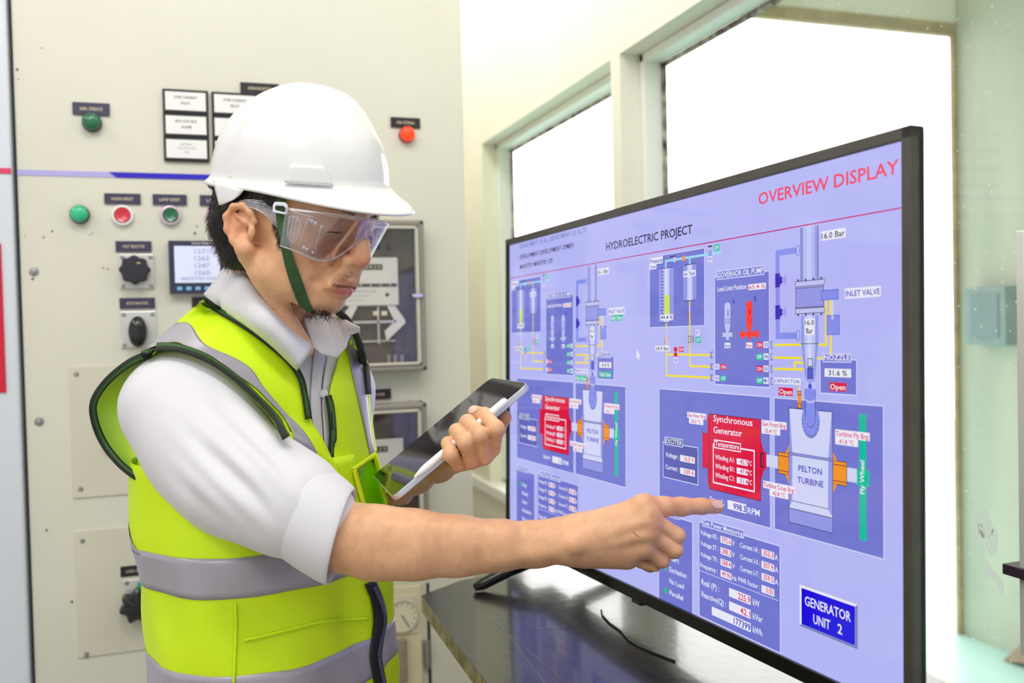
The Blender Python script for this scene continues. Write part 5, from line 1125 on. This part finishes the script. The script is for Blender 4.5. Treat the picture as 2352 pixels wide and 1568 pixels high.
b.add(o0+i0+o1+i1, [(k, (k+1) % n, n+(k+1) % n, n+k) for k in range(n)]+[(2*n+k, 3*n+k, 3*n+(k+1) % n, 2*n+(k+1) % n) for k in range(n)]+[(k, 2*n+k, 2*n+(k+1) % n, (k+1) % n) for k in range(n)]+[(n+k, n+(k+1) % n, 3*n+(k+1) % n, 3*n+k) for k in range(n)], bw); b.build('buckle', HAT, bevel=.0008)
# ------------------------------------------------------------------ hair and beard
hairm = mat('hair', (24, 20, 20), .45, noise_amt=.3, noise_scale=200)
def hair_cap():
    f = Field(HM-np.array([.15, .10, .12]), HM+np.array([.12, .10, .12]), .0024)
    f.ell(h(-10, 0, 44), (.094, .079, .084), HA, .01); f.cone(h(-62, -30, 0), .030, h(-46, -28, -30), .026, .02); f.cone(h(-62, 30, 0), .030, h(-46, 28, -30), .026, .02); f.cone(h(-76, 0, 10), .022, h(-58, 0, -28), .020, .03)
    V, Q = f.mesh(); q = (V-HM) @ HA.T*1000; a, b_, z = q[:, 0], q[:, 1], q[:, 2]
    keep = (z > 24+.0*a) & (a < 62) | ((a < -22-.25*np.minimum(z, 0)*0) & (z > -52)) & (a < -24)
    kq = keep[Q].all(1); Q = Q[kq]; u = np.unique(Q); mp = np.full(len(V), -1); mp[u] = np.arange(len(u)); return V[u], mp[Q]
cV, cQ = hair_cap(); cW = c2w(cV); HAIR = soft_obj('hair', [(cW, cQ)], [hairm], PERSON)
sheet('nape_strap', drape_grid(bvh_of(cW, cQ), [[(500, 418), (530, 428), (566, 438)], [(508, 446), (530, 452), (556, 450)], [(514, 471), (526, 467), (544, 459)]], 10, 8, .007, 1.1), hatm, HAT, .002)
def strands(name, roots, ln, r, m, parent, spread=.4):
    b = MB(); rg = random.Random(5)
    for p, d in roots:
        d = (Vector(d).normalized()+Vector((rg.uniform(-1, 1), rg.uniform(-1, 1), rg.uniform(-1, 1)))*spread).normalized(); L_ = ln*rg.uniform(.5, 1.2); cu = Vector((rg.uniform(-1, 1), rg.uniform(-1, 1), rg.uniform(-1, 1)))*L_*spread*.6
        b.tube([p, p+d*L_*.5, p+d*L_+cu], [r, r*.8, r*.2], m, n=3, caps=False)
    o = b.build(name, parent, smooth=180, recalc=False); o['kind'] = 'stuff'; return o
rg = random.Random(11); roots = []
back = Vector((-Fd*.35-Ud*.95) @ CR)
nrm_c = normals(cW, cQ)
for i in rg.sample(range(len(cW)), min(5200, len(cW))):
    roots.append((Vector(cW[i]), Vector(nrm_c[i]*(1 if nrm_c[i] @ (cW[i]-c2w(h(0, 0, 30))) > 0 else -1))*.18+back))
for k in range(150):
    t = rg.random(); px = 628+t*14+rg.uniform(-3, 14)*(1-t*.5); py = 505+t*58+rg.uniform(-8, 8); q = drape(TH, px, py, .0006)
    if q: roots.append((q, Vector(-Ud @ CR)+Vector(-fw)*.05))
strands('hair_strands', roots, .0075, .00024, hairm, HAIR, .3)
beardm = mat('beard', (32, 26, 26), .5); br = []
for k in range(230):
    px, py = rg.gauss(734, 15), rg.gauss(722, 7); q = drape(TH, px, py, .0002)
    if q: br.append((q, Vector(-Ud @ CR)*.8+Vector(Fd @ CR)*.4+Vector(-fw)*.25))
BE = strands('beard', br, .012, .00028, beardm, PERSON, .8)
st = []
for k in range(260):
    t = rg.random(); px, py = 762+t*54+rg.gauss(0, 5), 652-t*26+rg.gauss(0, 5); q = drape(TH, px, py, .0001)
    if q: st.append((q, Vector(-Ud @ CR)*.6+Vector(-fw)*.5))
strands('moustache', st, .0014, .0001, beardm, PERSON, .5)
eb = []
for s in (-1, 1):
    for k in range(80):
        t = rg.random(); q = c2w(h(90-16*t*t+2, s*(12+34*t), 35+4*math.sin(t*2.5)+rg.gauss(0, 1.3))); n_ = TH.find_nearest(Vector(q)); eb.append((n_[0], Vector((HA.T @ np.array([.2, s*1.0, .15])) @ CR)))
strands('eyebrow', eb, .007, .0002, hairm, PERSON, .3)
# ------------------------------------------------------------------ goggles
lensm = clear('goggle_lens', (250, 249, 255), gloss=.15, rough=.02)
edge = clear('goggle_edge', (245, 245, 250), gloss=.25, rough=.12, body=.35)
frost = clear('goggle_frame', (235, 236, 240), gloss=.2, rough=.1, body=.12)
def lens_pt(yl, t):
    """lens across (yl mm, his left +) and from bottom t=0 to top t=1"""
    w = abs(yl)/79; top = 34-5*w*w
    bot = -22+10*max(0, w-.62)/.38; bot += 35*math.exp(-(abs(yl)/23)**2.2)
    z = bot+(top-bot)*t; xf = 99.5+.50*z
    x = xf-(xf-50)*w**2.7
    return h(x, yl, z)
ys = list(np.linspace(-79, 79, 64)); rows = [[Vector(c2w(lens_pt(y_, t))) for y_ in ys] for t in np.linspace(0, 1, 16)]
GOG = sheet('safety_goggles', rows, lensm, PERSON, .0016)
b = MB(); b.tube([Vector(c2w(lens_pt(y_, 0))) for y_ in ys], .0009, edge, n=6); b.tube([Vector(c2w(lens_pt(y_, 1))) for y_ in ys], .0009, edge, n=6); b.build('rim', GOG, smooth=180)
arm_t = [(672, 482, 1.012), (640, 471, 1.013), (604, 462, 1.014), (566, 459, 1.016), (536, 468, 1.03), (518, 484, 1.05)]; arm_b = [(668, 552, 1.014), (638, 524, 1.013), (610, 494, 1.013), (580, 478, 1.014), (548, 474, 1.025), (530, 496, 1.05)]
sheet('temple_arm', patch([arm_t, arm_b], 24, 6), frost, GOG, .0014)
b = MB(); b.tube([P(*q) for q in catmull(arm_t, 20)], .0006, edge, n=6); b.tube([P(*q) for q in catmull(arm_b, 20)], .0006, edge, n=6); b.build('arm_edge', GOG, smooth=180)
def lens_at(px, py, o_=.001):
    d = ray(px, py).normalized(); hh = TL_.ray_cast(EYE, d); return (hh[0] if hh[0] else P(px, py, 1.0))-d*o_
lv = [q for r in rows for q in r]; TL_ = BVHTree.FromPolygons(lv, [(i*64+j, i*64+j+1, (i+1)*64+j+1, (i+1)*64+j) for i in range(15) for j in range(63)])
b = MB()
for pth in ([(666, 496), (690, 505), (678, 556), (660, 542), (666, 496)], [(674, 498), (666, 546)], [(682, 501), (672, 552)], [(706, 508), (690, 552), (688, 568)], [(737, 522), (727, 560), (724, 590)], [(744, 516), (737, 522)], [(720, 498), (700, 494), (668, 483)]):
    b.tube([lens_at(*q) for q in catmull(pth, 10)], .0006, edge, n=5)
b.build('vent_frame', GOG, smooth=180)
for px, py, r in ((716, 508, .0026), (724, 513, .0028), (709, 504, .002), (738, 521, .002), (697, 569, .0028), (704, 573, .0024), (718, 580, .0022)):
    c = lens_at(px, py, 0); b = MB(); b.disc(c, -fw, [(-r*.5, r*.3), (-r*.3, r*.8), (0, r), (r*.3, r*.8), (r*.5, r*.2)], edge, n=12); b.build('hinge_block', GOG, smooth=180)
# ------------------------------------------------------------------ tablet and stylus
def pv(px, py, d): return P(px, py, d)
tB, tC = P(1213, 879, 1.04), P(900, 1142, .998); tA = P(1129.5, 865.5, 1.2002)
ey_ = (tB-tC).normalized(); w_ = tA-tB; w_ = (w_-ey_*w_.dot(ey_)); wid = w_.length; ex_ = w_.normalized(); nz = ex_.cross(ey_).normalized()
if nz.dot(EYE-tB) < 0: nz = -nz
LT = (tB-tC).length; o_ = tC
def tp(u, v, z): return o_+ex_*u+ey_*v+nz*z
def rrect(u0, v0, u1, v1, r, z, n=6):
    out = []
    for cx_, cy_, a0 in ((u1-r, v1-r, 0), (u0+r, v1-r, 90), (u0+r, v0+r, 180), (u1-r, v0+r, 270)):
        for k in range(n+1): w = math.radians(a0+90*k/n); out.append(tp(cx_+r*math.cos(w), cy_+r*math.sin(w), z))
    return out
alu = mat('tablet_shell', (206, 210, 226), .3, metal=.7); tscr = mat('tablet_glass', (28, 24, 26), .06, spec=.7)
TAB = thing('tablet', (tB+tC)/2, 'dark screened tablet held in his left hand', 'tablet')
b = MB(); b.loft([rrect(.001, .001, wid-.001, LT-.001, .011, -.0075), rrect(0, 0, wid, LT, .012, -.0065), rrect(0, 0, wid, LT, .012, -.001), rrect(.0006, .0006, wid-.0006, LT-.0006, .0115, 0)], alu); b.build('shell', TAB, smooth=40)
b = MB(); b.poly(rrect(.0015, .0015, wid-.0015, LT-.0015, .0105, .0003), tscr); b.build('screen', TAB)
pen = mat('stylus_white', (248, 248, 250), .25, coat=.4)
s0, s1 = tp(-.0045, LT*.835, .002), tp(-.0045, LT*.155, .002); sd = (s1-s0).normalized(); L_ = (s1-s0).length
b = MB(); b.disc(s0, sd, [(-.001, .001), (0, .0032), (.002, .0044), (L_*.86, .0044), (L_*.9, .0040), (L_*.97, .0018), (L_*.99, .0008)], pen, n=20)
o = b.build('stylus', smooth=35, origin=(s0+s1)/2); tag(o, 'white stylus clipped along the edge of the tablet under his fingers', 'stylus')
